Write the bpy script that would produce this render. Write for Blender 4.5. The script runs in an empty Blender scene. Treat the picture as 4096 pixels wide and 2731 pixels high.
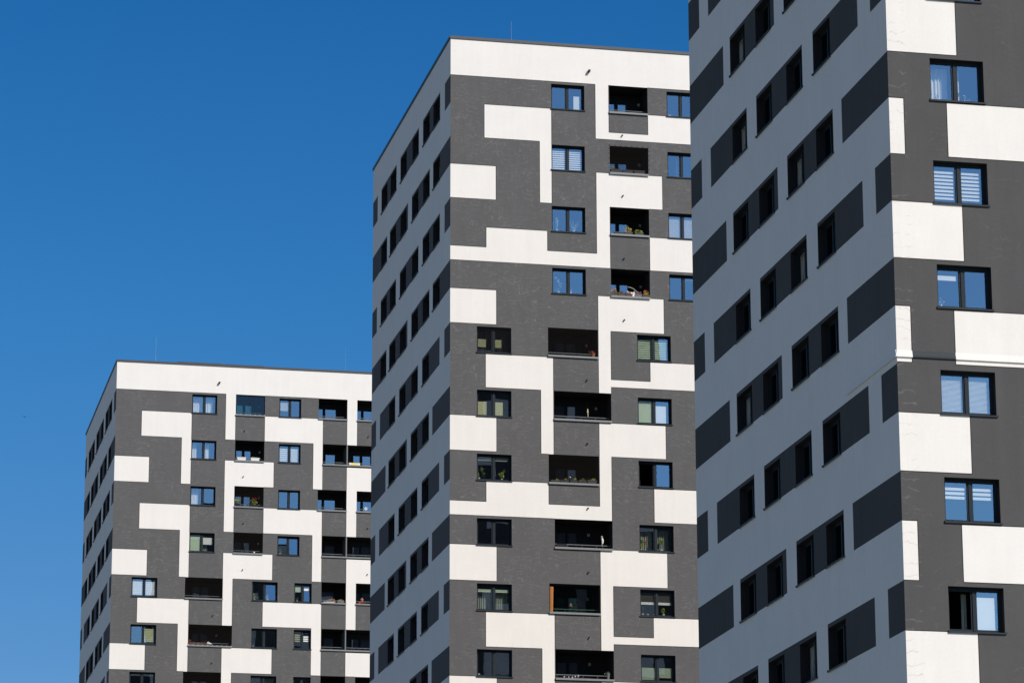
import bpy, bmesh, math, random
from mathutils import Vector, Matrix
random.seed(7)
scene = bpy.context.scene
COL = scene.collection

# ------------------------------------------------------------------ camera
CAM_Z = 1.7
YAW, PITCH, ROLL = 0.21225, 0.25708, 0.00276
cam_d = bpy.data.cameras.new('camera')
cam_d.sensor_width = 36.0
cam_d.lens = 13927.9 / 4096 * 36
cam_d.clip_start = 0.5
cam_d.clip_end = 6000
cam = bpy.data.objects.new('camera', cam_d)
COL.objects.link(cam)
fwd = Vector((math.sin(YAW) * math.cos(PITCH), math.cos(YAW) * math.cos(PITCH), math.sin(PITCH)))
right = Vector((math.cos(YAW), -math.sin(YAW), 0))
down = -right.cross(fwd)
r2 = math.cos(ROLL) * right + math.sin(ROLL) * down
d2 = -math.sin(ROLL) * right + math.cos(ROLL) * down
cam.matrix_world = Matrix(((r2.x, -d2.x, -fwd.x, 0), (r2.y, -d2.y, -fwd.y, 0), (r2.z, -d2.z, -fwd.z, CAM_Z), (0, 0, 0, 1)))
scene.camera = cam

# ------------------------------------------------------------------ light
SUN = Vector((0.53, -1.0, 0.74)).normalized()
elev = math.asin(SUN.z)
azim = math.atan2(SUN.x, SUN.y)          # clockwise from +Y
world = bpy.data.worlds.new('World')
scene.world = world
world.use_nodes = True
wt = world.node_tree
for n in list(wt.nodes): wt.nodes.remove(n)
sky = wt.nodes.new('ShaderNodeTexSky')
sky.sky_type = 'NISHITA'
sky.sun_disc = False
sky.sun_elevation = elev
sky.sun_rotation = azim
sky.altitude = 0
sky.air_density = 1.0
sky.dust_density = 0.0
sky.ozone_density = 6.0
bg = wt.nodes.new('ShaderNodeBackground')
bg.inputs['Strength'].default_value = 0.085
wo = wt.nodes.new('ShaderNodeOutputWorld')
# deep clear blue opposite the sun, paler towards the horizon
tcw = wt.nodes.new('ShaderNodeTexCoord')
sep = wt.nodes.new('ShaderNodeSeparateXYZ'); wt.links.new(tcw.outputs['Generated'], sep.inputs[0])
ramp = wt.nodes.new('ShaderNodeValToRGB')
mr = wt.nodes.new('ShaderNodeMapRange'); mr.inputs[1].default_value = 0.0; mr.inputs[2].default_value = 0.5
wt.links.new(sep.outputs[2], mr.inputs[0]); wt.links.new(mr.outputs[0], ramp.inputs[0])
ramp.color_ramp.elements[0].position = 0.20; ramp.color_ramp.elements[0].color = (0.72, 0.83, 0.97, 1)
ramp.color_ramp.elements[1].position = 0.72; ramp.color_ramp.elements[1].color = (0.14, 0.69, 1.04, 1)
e = ramp.color_ramp.elements.new(0.33); e.color = (0.51, 0.78, 0.97, 1)
e = ramp.color_ramp.elements.new(0.52); e.color = (0.27, 0.79, 1.07, 1)
dt = wt.nodes.new('ShaderNodeVectorMath'); dt.operation = 'DOT_PRODUCT'
wt.links.new(tcw.outputs['Generated'], dt.inputs[0]); dt.inputs[1].default_value = (-0.30, 0.954, 0.0)
wr = wt.nodes.new('ShaderNodeMapRange'); wr.interpolation_type = 'SMOOTHSTEP'; wr.inputs[1].default_value = 0.25; wr.inputs[2].default_value = 0.75
wt.links.new(dt.outputs['Value'], wr.inputs[0])
tint = wt.nodes.new('ShaderNodeMix'); tint.data_type = 'RGBA'
wt.links.new(wr.outputs[0], tint.inputs[0]); tint.inputs[6].default_value = (1.22, 1.03, 0.93, 1); wt.links.new(ramp.outputs[0], tint.inputs[7])
mul = wt.nodes.new('ShaderNodeMix'); mul.data_type = 'RGBA'; mul.blend_type = 'MULTIPLY'; mul.inputs[0].default_value = 1.0
wt.links.new(sky.outputs[0], mul.inputs[6]); wt.links.new(tint.outputs[2], mul.inputs[7])
# brighter circumsolar sky
ds = wt.nodes.new('ShaderNodeVectorMath'); ds.operation = 'DOT_PRODUCT'
wt.links.new(tcw.outputs['Generated'], ds.inputs[0]); ds.inputs[1].default_value = tuple(SUN)
sr = wt.nodes.new('ShaderNodeMapRange'); sr.interpolation_type = 'SMOOTHSTEP'; sr.inputs[1].default_value = 0.72; sr.inputs[2].default_value = 0.94
wt.links.new(ds.outputs['Value'], sr.inputs[0])
gain = wt.nodes.new('ShaderNodeMix'); gain.data_type = 'RGBA'; gain.inputs[6].default_value = (1, 1, 1, 1); gain.inputs[7].default_value = (1.1, 1.6, 1.95, 1)
gain.clamp_factor = True
wt.links.new(sr.outputs[0], gain.inputs[0])
mu2 = wt.nodes.new('ShaderNodeVectorMath'); mu2.operation = 'MULTIPLY'
wt.links.new(mul.outputs[2], mu2.inputs[0]); wt.links.new(gain.outputs[2], mu2.inputs[1])
wt.links.new(mu2.outputs[0], bg.inputs[0])
wt.links.new(bg.outputs[0], wo.inputs[0])
sd = bpy.data.lights.new('sun', 'SUN')
sd.energy = 3.95
sd.angle = math.radians(0.53)
sd.color = (1.0, 0.895, 0.75)
so = bpy.data.objects.new('sun', sd)
COL.objects.link(so)
so.rotation_euler = SUN.to_track_quat('Z', 'Y').to_euler()
so.location = (60, -60, 120)
scene.view_settings.view_transform = 'Standard'
scene.view_settings.look = 'None'
scene.view_settings.exposure = 0.0
scene.view_settings.gamma = 1.0
scene.render.engine = 'CYCLES'
scene.cycles.max_bounces = 8
scene.cycles.transparent_max_bounces = 16

# ------------------------------------------------------------------ materials
def new_mat(name):
    m = bpy.data.materials.new(name)
    m.use_nodes = True
    nt = m.node_tree
    b = nt.nodes['Principled BSDF']
    return m, nt, b

def N(nt, t, **kw):
    n = nt.nodes.new(t)
    for k, v in kw.items():
        if k in ('operation', 'data_type', 'blend_type', 'feature', 'noise_dimensions', 'interpolation_type'):
            setattr(n, k, v)
        else:
            n.inputs[k].default_value = v
    return n

def simple(name, col, rough=0.7, var=0.12, scale=6.0, metallic=0.0, spec=0.3):
    m, nt, b = new_mat(name)
    tc = N(nt, 'ShaderNodeTexCoord')
    no = N(nt, 'ShaderNodeTexNoise', Scale=scale, Detail=4.0)
    nt.links.new(tc.outputs['Object'], no.inputs['Vector'])
    mx = N(nt, 'ShaderNodeMix', data_type='RGBA')
    mx.inputs[6].default_value = (*[c * (1 - var) for c in col], 1)
    mx.inputs[7].default_value = (*[min(1, c * (1 + var)) for c in col], 1)
    nt.links.new(no.outputs['Fac'], mx.inputs[0])
    nt.links.new(mx.outputs[2], b.inputs['Base Color'])
    b.inputs['Roughness'].default_value = rough
    b.inputs['Metallic'].default_value = metallic
    b.inputs['Specular IOR Level'].default_value = spec
    return m

def math_node(nt, op, a, b=None, clamp=False):
    n = nt.nodes.new('ShaderNodeMath'); n.operation = op; n.use_clamp = clamp
    for i, v in enumerate((a, b)):
        if v is None: continue
        if isinstance(v, (int, float)): n.inputs[i].default_value = v
        else: nt.links.new(v, n.inputs[i])
    return n.outputs[0]

def plaster(name, col, crack_col, crack_amt, corner_amt, grime, crack_lo=0.5):
    """render on insulation: fine grain, faint trowel clouds, rain streaks and hairline crack traces"""
    m, nt, b = new_mat(name)
    L = nt.links.new
    tc = N(nt, 'ShaderNodeTexCoord')
    P = tc.outputs['Object']
    oi = nt.nodes.new('ShaderNodeObjectInfo')
    loc = N(nt, 'ShaderNodeVectorMath', operation='ADD')
    L(P, loc.inputs[0]); L(oi.outputs['Location'], loc.inputs[1])
    Q = loc.outputs[0]
    # broad clouds
    n1 = N(nt, 'ShaderNodeTexNoise', Scale=0.7, Detail=5.0, Roughness=0.6); L(Q, n1.inputs['Vector'])
    # vertical rain streaks
    mp = N(nt, 'ShaderNodeMapping'); mp.inputs['Scale'].default_value = (2.6, 2.6, 0.22); L(Q, mp.inputs['Vector'])
    n2 = N(nt, 'ShaderNodeTexNoise', Scale=1.5, Detail=6.0, Roughness=0.65); L(mp.outputs[0], n2.inputs['Vector'])
    # fine grain
    n3 = N(nt, 'ShaderNodeTexNoise', Scale=14.0, Detail=4.0, Roughness=0.75); L(Q, n3.inputs['Vector'])
    n4 = N(nt, 'ShaderNodeTexNoise', Scale=90.0, Detail=2.0); L(Q, n4.inputs['Vector'])
    v = math_node(nt, 'MULTIPLY', math_node(nt, 'SUBTRACT', n1.outputs['Fac'], 0.5), grime * 1.6)
    v = math_node(nt, 'ADD', v, math_node(nt, 'MULTIPLY', math_node(nt, 'SUBTRACT', n2.outputs['Fac'], 0.5), grime * 1.5))
    v = math_node(nt, 'ADD', v, math_node(nt, 'MULTIPLY', math_node(nt, 'SUBTRACT', n3.outputs['Fac'], 0.5), grime * 1.8))
    v = math_node(nt, 'ADD', v, math_node(nt, 'MULTIPLY', math_node(nt, 'SUBTRACT', n4.outputs['Fac'], 0.5), grime * 1.4))
    v = math_node(nt, 'ADD', v, 1.0)
    sc = N(nt, 'ShaderNodeVectorMath', operation='SCALE'); sc.inputs[0].default_value = col; L(v, sc.inputs[3])
    # hairline traces: thin ridges of warped, stretched noise, broken up and patchy
    wn = N(nt, 'ShaderNodeTexNoise', Scale=1.6, Detail=3.0, Roughness=0.6); L(Q, wn.inputs['Vector'])
    ws = N(nt, 'ShaderNodeVectorMath', operation='SCALE'); L(wn.outputs['Color'], ws.inputs[0]); ws.inputs[3].default_value = 0.30
    wa = N(nt, 'ShaderNodeVectorMath', operation='ADD'); L(Q, wa.inputs[0]); L(ws.outputs[0], wa.inputs[1])
    def ridge(scl, w, off, detail=1.5):
        mm = N(nt, 'ShaderNodeMapping'); mm.inputs['Scale'].default_value = scl; mm.inputs['Location'].default_value = (off, 0, off)
        L(wa.outputs[0], mm.inputs['Vector'])
        rn = N(nt, 'ShaderNodeTexNoise', Scale=1.0, Detail=detail, Roughness=0.5); L(mm.outputs[0], rn.inputs['Vector'])
        return math_node(nt, 'SUBTRACT', 1.0, math_node(nt, 'DIVIDE', math_node(nt, 'ABSOLUTE', math_node(nt, 'SUBTRACT', rn.outputs['Fac'], 0.5)), w), clamp=True)
    qs = nt.nodes.new('ShaderNodeSeparateXYZ'); L(Q, qs.inputs[0])
    def hlines(freq, warp, w, scale, off):
        hn = N(nt, 'ShaderNodeTexNoise', Scale=scale, Detail=3.0, Roughness=0.6)
        ho = N(nt, 'ShaderNodeVectorMath', operation='ADD'); L(Q, ho.inputs[0]); ho.inputs[1].default_value = (off, 0, off); L(ho.outputs[0], hn.inputs['Vector'])
        f = math_node(nt, 'FRACT', math_node(nt, 'ADD', math_node(nt, 'MULTIPLY', qs.outputs[2], freq), math_node(nt, 'MULTIPLY', hn.outputs['Fac'], warp)))
        return math_node(nt, 'SUBTRACT', 1.0, math_node(nt, 'DIVIDE', math_node(nt, 'ABSOLUTE', math_node(nt, 'SUBTRACT', f, 0.5)), w), clamp=True)
    lines = []
    for off, fr_, lo in ((4.0, 4.2, crack_lo - .05), (11.0, 6.5, crack_lo)):
        mk = N(nt, 'ShaderNodeTexNoise', Scale=0.55, Detail=4.0, Roughness=0.6)
        ml = N(nt, 'ShaderNodeVectorMath', operation='ADD'); L(Q, ml.inputs[0]); ml.inputs[1].default_value = (off * 5, 0, off * 2); L(ml.outputs[0], mk.inputs['Vector'])
        mr = N(nt, 'ShaderNodeMapRange'); L(mk.outputs['Fac'], mr.inputs[0]); mr.inputs[1].default_value = lo; mr.inputs[2].default_value = lo + 0.14
        lines.append(math_node(nt, 'MULTIPLY', hlines(fr_, 5.0, 0.085, 1.3, off), mr.outputs[0]))
    for scl, w, off, lo in (((5.0, 5.0, 0.8), 0.018, 3.0, crack_lo + .04), ((2.2, 2.2, 2.6), 0.014, 9.0, crack_lo + .02)):
        ln = ridge(scl, w, off)
        mk = N(nt, 'ShaderNodeTexNoise', Scale=0.5, Detail=4.0, Roughness=0.6)
        ml = N(nt, 'ShaderNodeVectorMath', operation='ADD'); L(Q, ml.inputs[0]); ml.inputs[1].default_value = (off * 7, 0, off * 3); L(ml.outputs[0], mk.inputs['Vector'])
        mr = N(nt, 'ShaderNodeMapRange'); L(mk.outputs['Fac'], mr.inputs[0])
        mr.inputs[1].default_value = lo; mr.inputs[2].default_value = lo + 0.14; mr.clamp = True
        lines.append(math_node(nt, 'MULTIPLY', ln, mr.outputs[0]))
    c = lines[0]
    for l_ in lines[1:]: c = math_node(nt, 'MAXIMUM', c, l_)
    br = N(nt, 'ShaderNodeTexNoise', Scale=4.0, Detail=2.0); L(Q, br.inputs['Vector'])
    brr = N(nt, 'ShaderNodeMapRange'); L(br.outputs['Fac'], brr.inputs[0]); brr.inputs[1].default_value = 0.38; brr.inputs[2].default_value = 0.60
    c = math_node(nt, 'MULTIPLY', math_node(nt, 'MULTIPLY', c, brr.outputs[0]), crack_amt)
    # short horizontal scratches next to the building corner, front only
    sx = nt.nodes.new('ShaderNodeSeparateXYZ'); L(P, sx.inputs[0])
    front = math_node(nt, 'LESS_THAN', math_node(nt, 'ABSOLUTE', sx.outputs[1]), 0.05)
    c = math_node(nt, 'MULTIPLY', c, front)
    near = math_node(nt, 'SUBTRACT', 1.0, math_node(nt, 'DIVIDE', math_node(nt, 'ABSOLUTE', math_node(nt, 'SUBTRACT', sx.outputs[0], 0.22)), 0.30), clamp=True)
    near = math_node(nt, 'MULTIPLY', math_node(nt, 'MINIMUM', math_node(nt, 'MULTIPLY', near, 3.0), 1.0), front)
    s1 = hlines(3.6, 2.2, 0.07, 1.8, 5.0)
    b2 = N(nt, 'ShaderNodeTexNoise', Scale=2.2, Detail=1.0); L(Q, b2.inputs['Vector'])
    b2r = N(nt, 'ShaderNodeMapRange'); L(b2.outputs['Fac'], b2r.inputs[0]); b2r.inputs[1].default_value = 0.44; b2r.inputs[2].default_value = 0.54
    c2 = math_node(nt, 'MULTIPLY', math_node(nt, 'MULTIPLY', math_node(nt, 'MULTIPLY', s1, near), b2r.outputs[0]), corner_amt)
    c = math_node(nt, 'MAXIMUM', c, c2)
    mx = N(nt, 'ShaderNodeMix', data_type='RGBA'); L(c, mx.inputs[0]); L(sc.outputs[0], mx.inputs[6]); mx.inputs[7].default_value = (*crack_col, 1)
    L(mx.outputs[2], b.inputs['Base Color'])
    b.inputs['Roughness'].default_value = 0.92
    b.inputs['Specular IOR Level'].default_value = 0.03
    bp = N(nt, 'ShaderNodeBump', Strength=0.25, Distance=0.01); L(n4.outputs['Fac'], bp.inputs['Height'])
    L(bp.outputs[0], b.inputs['Normal'])
    return m

M_WHITE = plaster('white_plaster', (0.82, 0.80, 0.775), (0.55, 0.47, 0.38), 0.0, 0.0, 0.065)
M_WHITE_R = plaster('scratched_white_plaster', (0.82, 0.80, 0.775), (0.50, 0.43, 0.36), 0.0, 0.5, 0.075)
M_DARK = plaster('anthracite_plaster', (0.117, 0.117, 0.121), (0.225, 0.225, 0.228), 0.58, 0.0, 0.12, crack_lo=0.44)
M_DARK_R = plaster('scratched_anthracite_plaster', (0.093, 0.092, 0.095), (0.22, 0.21, 0.18), 0.3, 0.6, 0.15, crack_lo=0.56)
M_JOINT = simple('plaster_joint', (0.03, 0.027, 0.028), 0.9)
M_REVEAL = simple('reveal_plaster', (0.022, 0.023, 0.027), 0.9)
M_FRAME = simple('anthracite_frame', (0.021, 0.030, 0.040), 0.5, 0.06, spec=0.08)
M_SILL = simple('sill_metal', (0.030, 0.040, 0.050), 0.5, 0.08, spec=0.1)
M_CAP = simple('parapet_cap_metal', (0.19, 0.205, 0.215), 0.5, 0.12, scale=2.5, spec=0.4)
M_COPING = simple('roof_coping_metal', (0.045, 0.05, 0.06), 0.5, 0.12, scale=2.0, spec=0.4)
M_RAIL = simple('railing_metal', (0.16, 0.18, 0.19), 0.45, 0.08)
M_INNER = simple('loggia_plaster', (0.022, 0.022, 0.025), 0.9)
M_ROOM = simple('room_interior', (0.06, 0.057, 0.052), 0.9)
M_ROOF = simple('bitumen_roof', (0.07, 0.07, 0.072), 0.9)
M_LIGHT = simple('wall_lamp_glass', (0.45, 0.47, 0.5), 0.4)
M_STEEL = simple('galvanised_steel', (0.45, 0.47, 0.5), 0.35, 0.05, metallic=0.7)
M_NET = simple('net_cord', (0.018, 0.015, 0.013), 0.9)

def glass(name, refl, tint=(0.8, 0.86, 0.84)):
    m, nt, b = new_mat(name)
    nt.nodes.remove(b)
    out = [n for n in nt.nodes if n.type == 'OUTPUT_MATERIAL'][0]
    gl = nt.nodes.new('ShaderNodeBsdfGlossy'); gl.inputs['Roughness'].default_value = 0.0
    gl.inputs['Color'].default_value = (0.9, 0.96, 1.0, 1)
    tr = nt.nodes.new('ShaderNodeBsdfTransparent'); tr.inputs['Color'].default_value = (*tint, 1)
    tc = N(nt, 'ShaderNodeTexCoord')
    no = N(nt, 'ShaderNodeTexNoise', Scale=1.2, Detail=1.0); nt.links.new(tc.outputs['Object'], no.inputs['Vector'])
    bp = N(nt, 'ShaderNodeBump', Strength=0.05, Distance=0.02); nt.links.new(no.outputs['Fac'], bp.inputs['Height'])
    nt.links.new(bp.outputs[0], gl.inputs['Normal'])
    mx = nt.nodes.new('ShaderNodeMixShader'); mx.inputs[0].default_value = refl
    nt.links.new(tr.outputs[0], mx.inputs[1]); nt.links.new(gl.outputs[0], mx.inputs[2])
    nt.links.new(mx.outputs[0], out.inputs[0])
    return m
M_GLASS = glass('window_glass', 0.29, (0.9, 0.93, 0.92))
M_GLASS_DIM = glass('dimmed_reflection_window_glass', 0.17, (0.6, 0.7, 0.7))  # same glazing, reflection and tint turned down to darken side and opened panes
M_GLASS_G = glass('greenish_glass', 0.06, (0.55, 0.72, 0.62))

M_BLIND = simple('white_blind', (0.80, 0.80, 0.78), 0.8, 0.04)
M_BLINDG = simple('pale_green_blind', (0.55, 0.66, 0.50), 0.8, 0.05)
M_BLINDY = simple('straw_blind', (0.55, 0.55, 0.33), 0.8, 0.06)
M_CURT = simple('white_curtain', (0.72, 0.74, 0.72), 0.9, 0.05)
M_CURTG = simple('grey_curtain', (0.34, 0.38, 0.33), 0.9, 0.08)
M_ORANGE = simple('orange_cloth', (0.82, 0.47, 0.19), 0.9, 0.1)
M_CLOTH = simple('white_cloth', (0.8, 0.8, 0.78), 0.9, 0.04)
M_YELLOW = simple('yellow_cloth', (0.80, 0.68, 0.20), 0.9, 0.06)
M_RED = simple('red_cloth', (0.45, 0.03, 0.04), 0.9, 0.1)
M_BLACKCL = simple('black_cloth', (0.02, 0.02, 0.024), 0.9)
M_BOXG = simple('grey_planter', (0.085, 0.085, 0.088), 0.7, 0.1)
M_BOXW = simple('white_planter', (0.75, 0.74, 0.72), 0.6, 0.04)
M_BOXB = simple('brown_planter', (0.12, 0.085, 0.07), 0.8, 0.15)
M_TERRA = simple('terracotta', (0.45, 0.16, 0.08), 0.85, 0.1)
M_SOIL = simple('potting_soil', (0.03, 0.022, 0.016), 0.95)
M_LEAF = simple('green_leaf', (0.14, 0.23, 0.04), 0.6, 0.35, scale=30)
M_LEAFY = simple('yellow_green_leaf', (0.45, 0.46, 0.09), 0.6, 0.3, scale=30)
M_LEAFD = simple('dark_green_leaf', (0.05, 0.10, 0.03), 0.6, 0.3, scale=30)
M_LEAFP = simple('pale_leaf', (0.42, 0.50, 0.36), 0.6, 0.2, scale=30)
M_DRY = simple('dried_plant', (0.60, 0.34, 0.14), 0.9, 0.35, scale=30)
M_DRYR = simple('rust_leaf', (0.30, 0.10, 0.05), 0.9, 0.3, scale=30)
M_FLR = simple('red_flower', (0.55, 0.04, 0.05), 0.8, 0.2)
M_FLO = simple('orange_flower', (0.70, 0.26, 0.10), 0.8, 0.25)
M_FLP = simple('pink_flower', (0.62, 0.22, 0.42), 0.8, 0.2)
M_FLW = simple('white_flower', (0.85, 0.85, 0.85), 0.8, 0.02)
M_SKIN = simple('skin', (0.50, 0.31, 0.22), 0.7, 0.05)
M_HAIR = simple('hair', (0.03, 0.02, 0.015), 0.8)
M_BIRD = simple('dark_feathers', (0.02, 0.025, 0.035), 0.8)

# ------------------------------------------------------------------ mesh helpers
def box(bm, x0, x1, y0, y1, z0, z1, mi=0):
    vs = [bm.verts.new(p) for p in ((x0, y0, z0), (x1, y0, z0), (x1, y1, z0), (x0, y1, z0), (x0, y0, z1), (x1, y0, z1), (x1, y1, z1), (x0, y1, z1))]
    for f in ((0, 3, 2, 1), (4, 5, 6, 7), (0, 1, 5, 4), (1, 2, 6, 5), (2, 3, 7, 6), (3, 0, 4, 7)):
        bm.faces.new([vs[i] for i in f]).material_index = mi

def quad(bm, pts, mi=0):
    f = bm.faces.new([bm.verts.new(p) for p in pts]); f.material_index = mi
    return f

def tube(bm, a, b, r0, r1=None, n=8, mi=0):
    r1 = r0 if r1 is None else r1
    a, b = Vector(a), Vector(b)
    d = (b - a).normalized(); u = d.orthogonal().normalized(); w = d.cross(u)
    A = [bm.verts.new(a + (u * math.cos(t) + w * math.sin(t)) * r0) for t in [2 * math.pi * i / n for i in range(n)]]
    B = [bm.verts.new(b + (u * math.cos(t) + w * math.sin(t)) * r1) for t in [2 * math.pi * i / n for i in range(n)]]
    for i in range(n):
        bm.faces.new((A[i], A[(i + 1) % n], B[(i + 1) % n], B[i])).material_index = mi
    bm.faces.new(A[::-1]).material_index = mi; bm.faces.new(B).material_index = mi

def to_mesh(name, bm, mats):
    me = bpy.data.meshes.new(name)
    bm.to_mesh(me); bm.free()
    for m in (mats if isinstance(mats, (list, tuple)) else [mats]): me.materials.append(m)
    return me

def link(name, me, parent=None, loc=(0, 0, 0), rz=0.0):
    o = bpy.data.objects.new(name, me)
    COL.objects.link(o)
    if parent: o.parent = parent
    o.location = loc; o.rotation_euler = (0, 0, rz)
    return o

def obj(name, bm, mats, parent=None, loc=(0, 0, 0), rz=0.0):
    return link(name, to_mesh(name, bm, mats), parent, loc, rz)

def tag(o, label, cat, group=None):
    o['label'] = label; o['category'] = cat
    if group: o['group'] = group
    return o

def thing(name, label, cat, loc, group=None, rz=0.0):
    o = link(name, None, None, loc, rz)
    o.empty_display_size = 0.3
    return tag(o, label, cat, group)

# ------------------------------------------------------------------ ground
def ground():
    m, nt, b = new_mat('ground_grass_and_asphalt')
    tc = N(nt, 'ShaderNodeTexCoord')
    no = N(nt, 'ShaderNodeTexNoise', Scale=0.05, Detail=8.0); nt.links.new(tc.outputs['Object'], no.inputs['Vector'])
    cr = nt.nodes.new('ShaderNodeValToRGB')
    cr.color_ramp.elements[0].position = 0.42; cr.color_ramp.elements[0].color = (0.15, 0.165, 0.10, 1)
    cr.color_ramp.elements[1].position = 0.56; cr.color_ramp.elements[1].color = (0.24, 0.232, 0.22, 1)
    nt.links.new(no.outputs['Fac'], cr.inputs[0]); nt.links.new(cr.outputs[0], b.inputs['Base Color'])
    b.inputs['Roughness'].default_value = 0.95
    bm = bmesh.new(); quad(bm, [(-3000, -3000, 0), (3000, -3000, 0), (3000, 3000, 0), (-3000, 3000, 0)])
    o = obj('ground', bm, m); o['kind'] = 'structure'
ground()

# ------------------------------------------------------------------ towers
H = 2.8
ZT1 = 49.99 + CAM_Z               # level of the top edge of the first dark band
ZROOF = ZT1 + 1.7145              # top of the white render
W = 19.63                         # footprint side
def zk(k): return ZT1 - H * (k - 1)
BIG = 1e9

def facade(bm, mapf, width, base, rects, rect_mat, openings, joints=False):
    """mapf(s, z, d) -> local point; rects (s0,s1,ktop,kbot) carry the other colour; openings (s0,s1,z0,z1,depth)."""
    R = [(a, b, zk(kb), zk(kt)) for a, b, kt, kb in rects]
    xs = {0.0, width}; zs = {0.0, ZROOF}
    for a, b, z0, z1 in R: xs |= {max(0, a), min(width, b)}; zs |= {max(0, z0), min(ZROOF, z1)}
    for a, b, z0, z1, d in openings: xs |= {a, b}; zs |= {z0, z1}
    def uniq(s):
        out = []
        for v in sorted(s):
            if not out or v - out[-1] > 1e-4: out.append(v)
        return out
    xs, zs = uniq(xs), uniq(zs)
    cell = {}
    for i in range(len(xs) - 1):
        for j in range(len(zs) - 1):
            cx, cz = (xs[i] + xs[i + 1]) / 2, (zs[j] + zs[j + 1]) / 2
            if any(a < cx < b and z0 < cz < z1 for a, b, z0, z1, d in openings):
                cell[i, j] = None; continue
            cell[i, j] = rect_mat if any(a < cx < b and z0 < cz < z1 for a, b, z0, z1 in R) else base
    for (i, j), c in cell.items():
        if c is None: continue
        quad(bm, [mapf(xs[i], zs[j], 0), mapf(xs[i + 1], zs[j], 0), mapf(xs[i + 1], zs[j + 1], 0), mapf(xs[i], zs[j + 1], 0)], c)
    if joints:
        t, e = 0.011, -0.003
        for (i, j), c in cell.items():
            if c is None: continue
            r = cell.get((i + 1, j)); u = cell.get((i, j + 1))
            if r is not None and r != c:
                x = xs[i + 1]; quad(bm, [mapf(x - t, zs[j], e), mapf(x + t, zs[j], e), mapf(x + t, zs[j + 1], e), mapf(x - t, zs[j + 1], e)], 2)
            if u is not None and u != c:
                z = zs[j + 1]; quad(bm, [mapf(xs[i], z - t, e), mapf(xs[i + 1], z - t, e), mapf(xs[i + 1], z + t, e), mapf(xs[i], z + t, e)], 2)
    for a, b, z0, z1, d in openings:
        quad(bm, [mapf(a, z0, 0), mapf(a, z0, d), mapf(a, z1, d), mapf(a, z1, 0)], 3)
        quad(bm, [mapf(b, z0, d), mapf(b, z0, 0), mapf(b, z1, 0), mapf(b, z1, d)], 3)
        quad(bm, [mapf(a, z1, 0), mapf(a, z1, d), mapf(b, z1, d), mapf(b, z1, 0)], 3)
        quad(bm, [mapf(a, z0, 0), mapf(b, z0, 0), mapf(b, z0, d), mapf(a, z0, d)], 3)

# ---- window: local frame x right, y inward, z up, origin at lower-left of the opening
WH = 0.413 * H
FY = 0.19
mesh_cache = {}
def cached(key, fn):
    if key not in mesh_cache: mesh_cache[key] = fn()
    return mesh_cache[key]

def frame_mesh(w, h):
    bm = bmesh.new()
    f, s = 0.045, 0.042
    box(bm, 0, f, FY, FY + .08, 0, h); box(bm, w - f, w, FY, FY + .08, 0, h)
    box(bm, f, w - f, FY, FY + .08, 0, f + .02); box(bm, f, w - f, FY, FY + .08, h - f, h)
    c = w / 2
    box(bm, c - .032, c + .046, FY - .012, FY + .08, f + .02, h - f)
    for a, b in ((f, c - .032), (c + .046, w - f)):
        y0, y1 = FY + .018, FY + .075
        z0, z1 = f + .02, h - f
        box(bm, a, a + s, y0, y1, z0, z1); box(bm, b - s, b, y0, y1, z0, z1)
        box(bm, a + s, b - s, y0, y1, z0, z0 + s); box(bm, a + s, b - s, y0, y1, z1 - s, z1)
    return to_mesh('window_frame', bm, M_FRAME)

def panes_rects(w, h):
    f, s, c = 0.045, 0.042, w / 2
    z0, z1 = f + .02 + s, h - f - s
    return [(f + s, c - .032 - s, z0, z1), (c + .046 + s, w - f - s, z0, z1)]

def pane_mesh(a, b, z0, z1, y=FY + .045, mat=None):
    bm = bmesh.new()
    quad(bm, [(a, y, z0), (b, y, z0), (b, y, z1), (a, y, z1)])
    return to_mesh('pane', bm, mat or M_GLASS)

def sill_mesh(w):
    bm = bmesh.new()
    a, b = -0.025, w + 0.025
    P = [(-.05, -.008), (-.05, .018), (FY, .05), (FY, .0), (-.035, -.008)]
    prof = [(-.052, -.03), (-.052, .010), (FY, .045), (FY, .02), (-.045, -.003), (-.045, -.03)]
    A = [bm.verts.new((a, y, z)) for y, z in prof]; B = [bm.verts.new((b, y, z)) for y, z in prof]
    n = len(prof)
    for i in range(n): bm.faces.new((A[i], B[i], B[(i + 1) % n], A[(i + 1) % n]))
    bm.faces.new(A[::-1]); bm.faces.new(B)
    bmesh.ops.recalc_face_normals(bm, faces=bm.faces)
    # little end caps
    box(bm, a - .006, a, -.052, .0, -.03, .03); box(bm, b, b + .006, -.052, .0, -.03, .03)
    return to_mesh('sill', bm, M_SILL)

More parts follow.
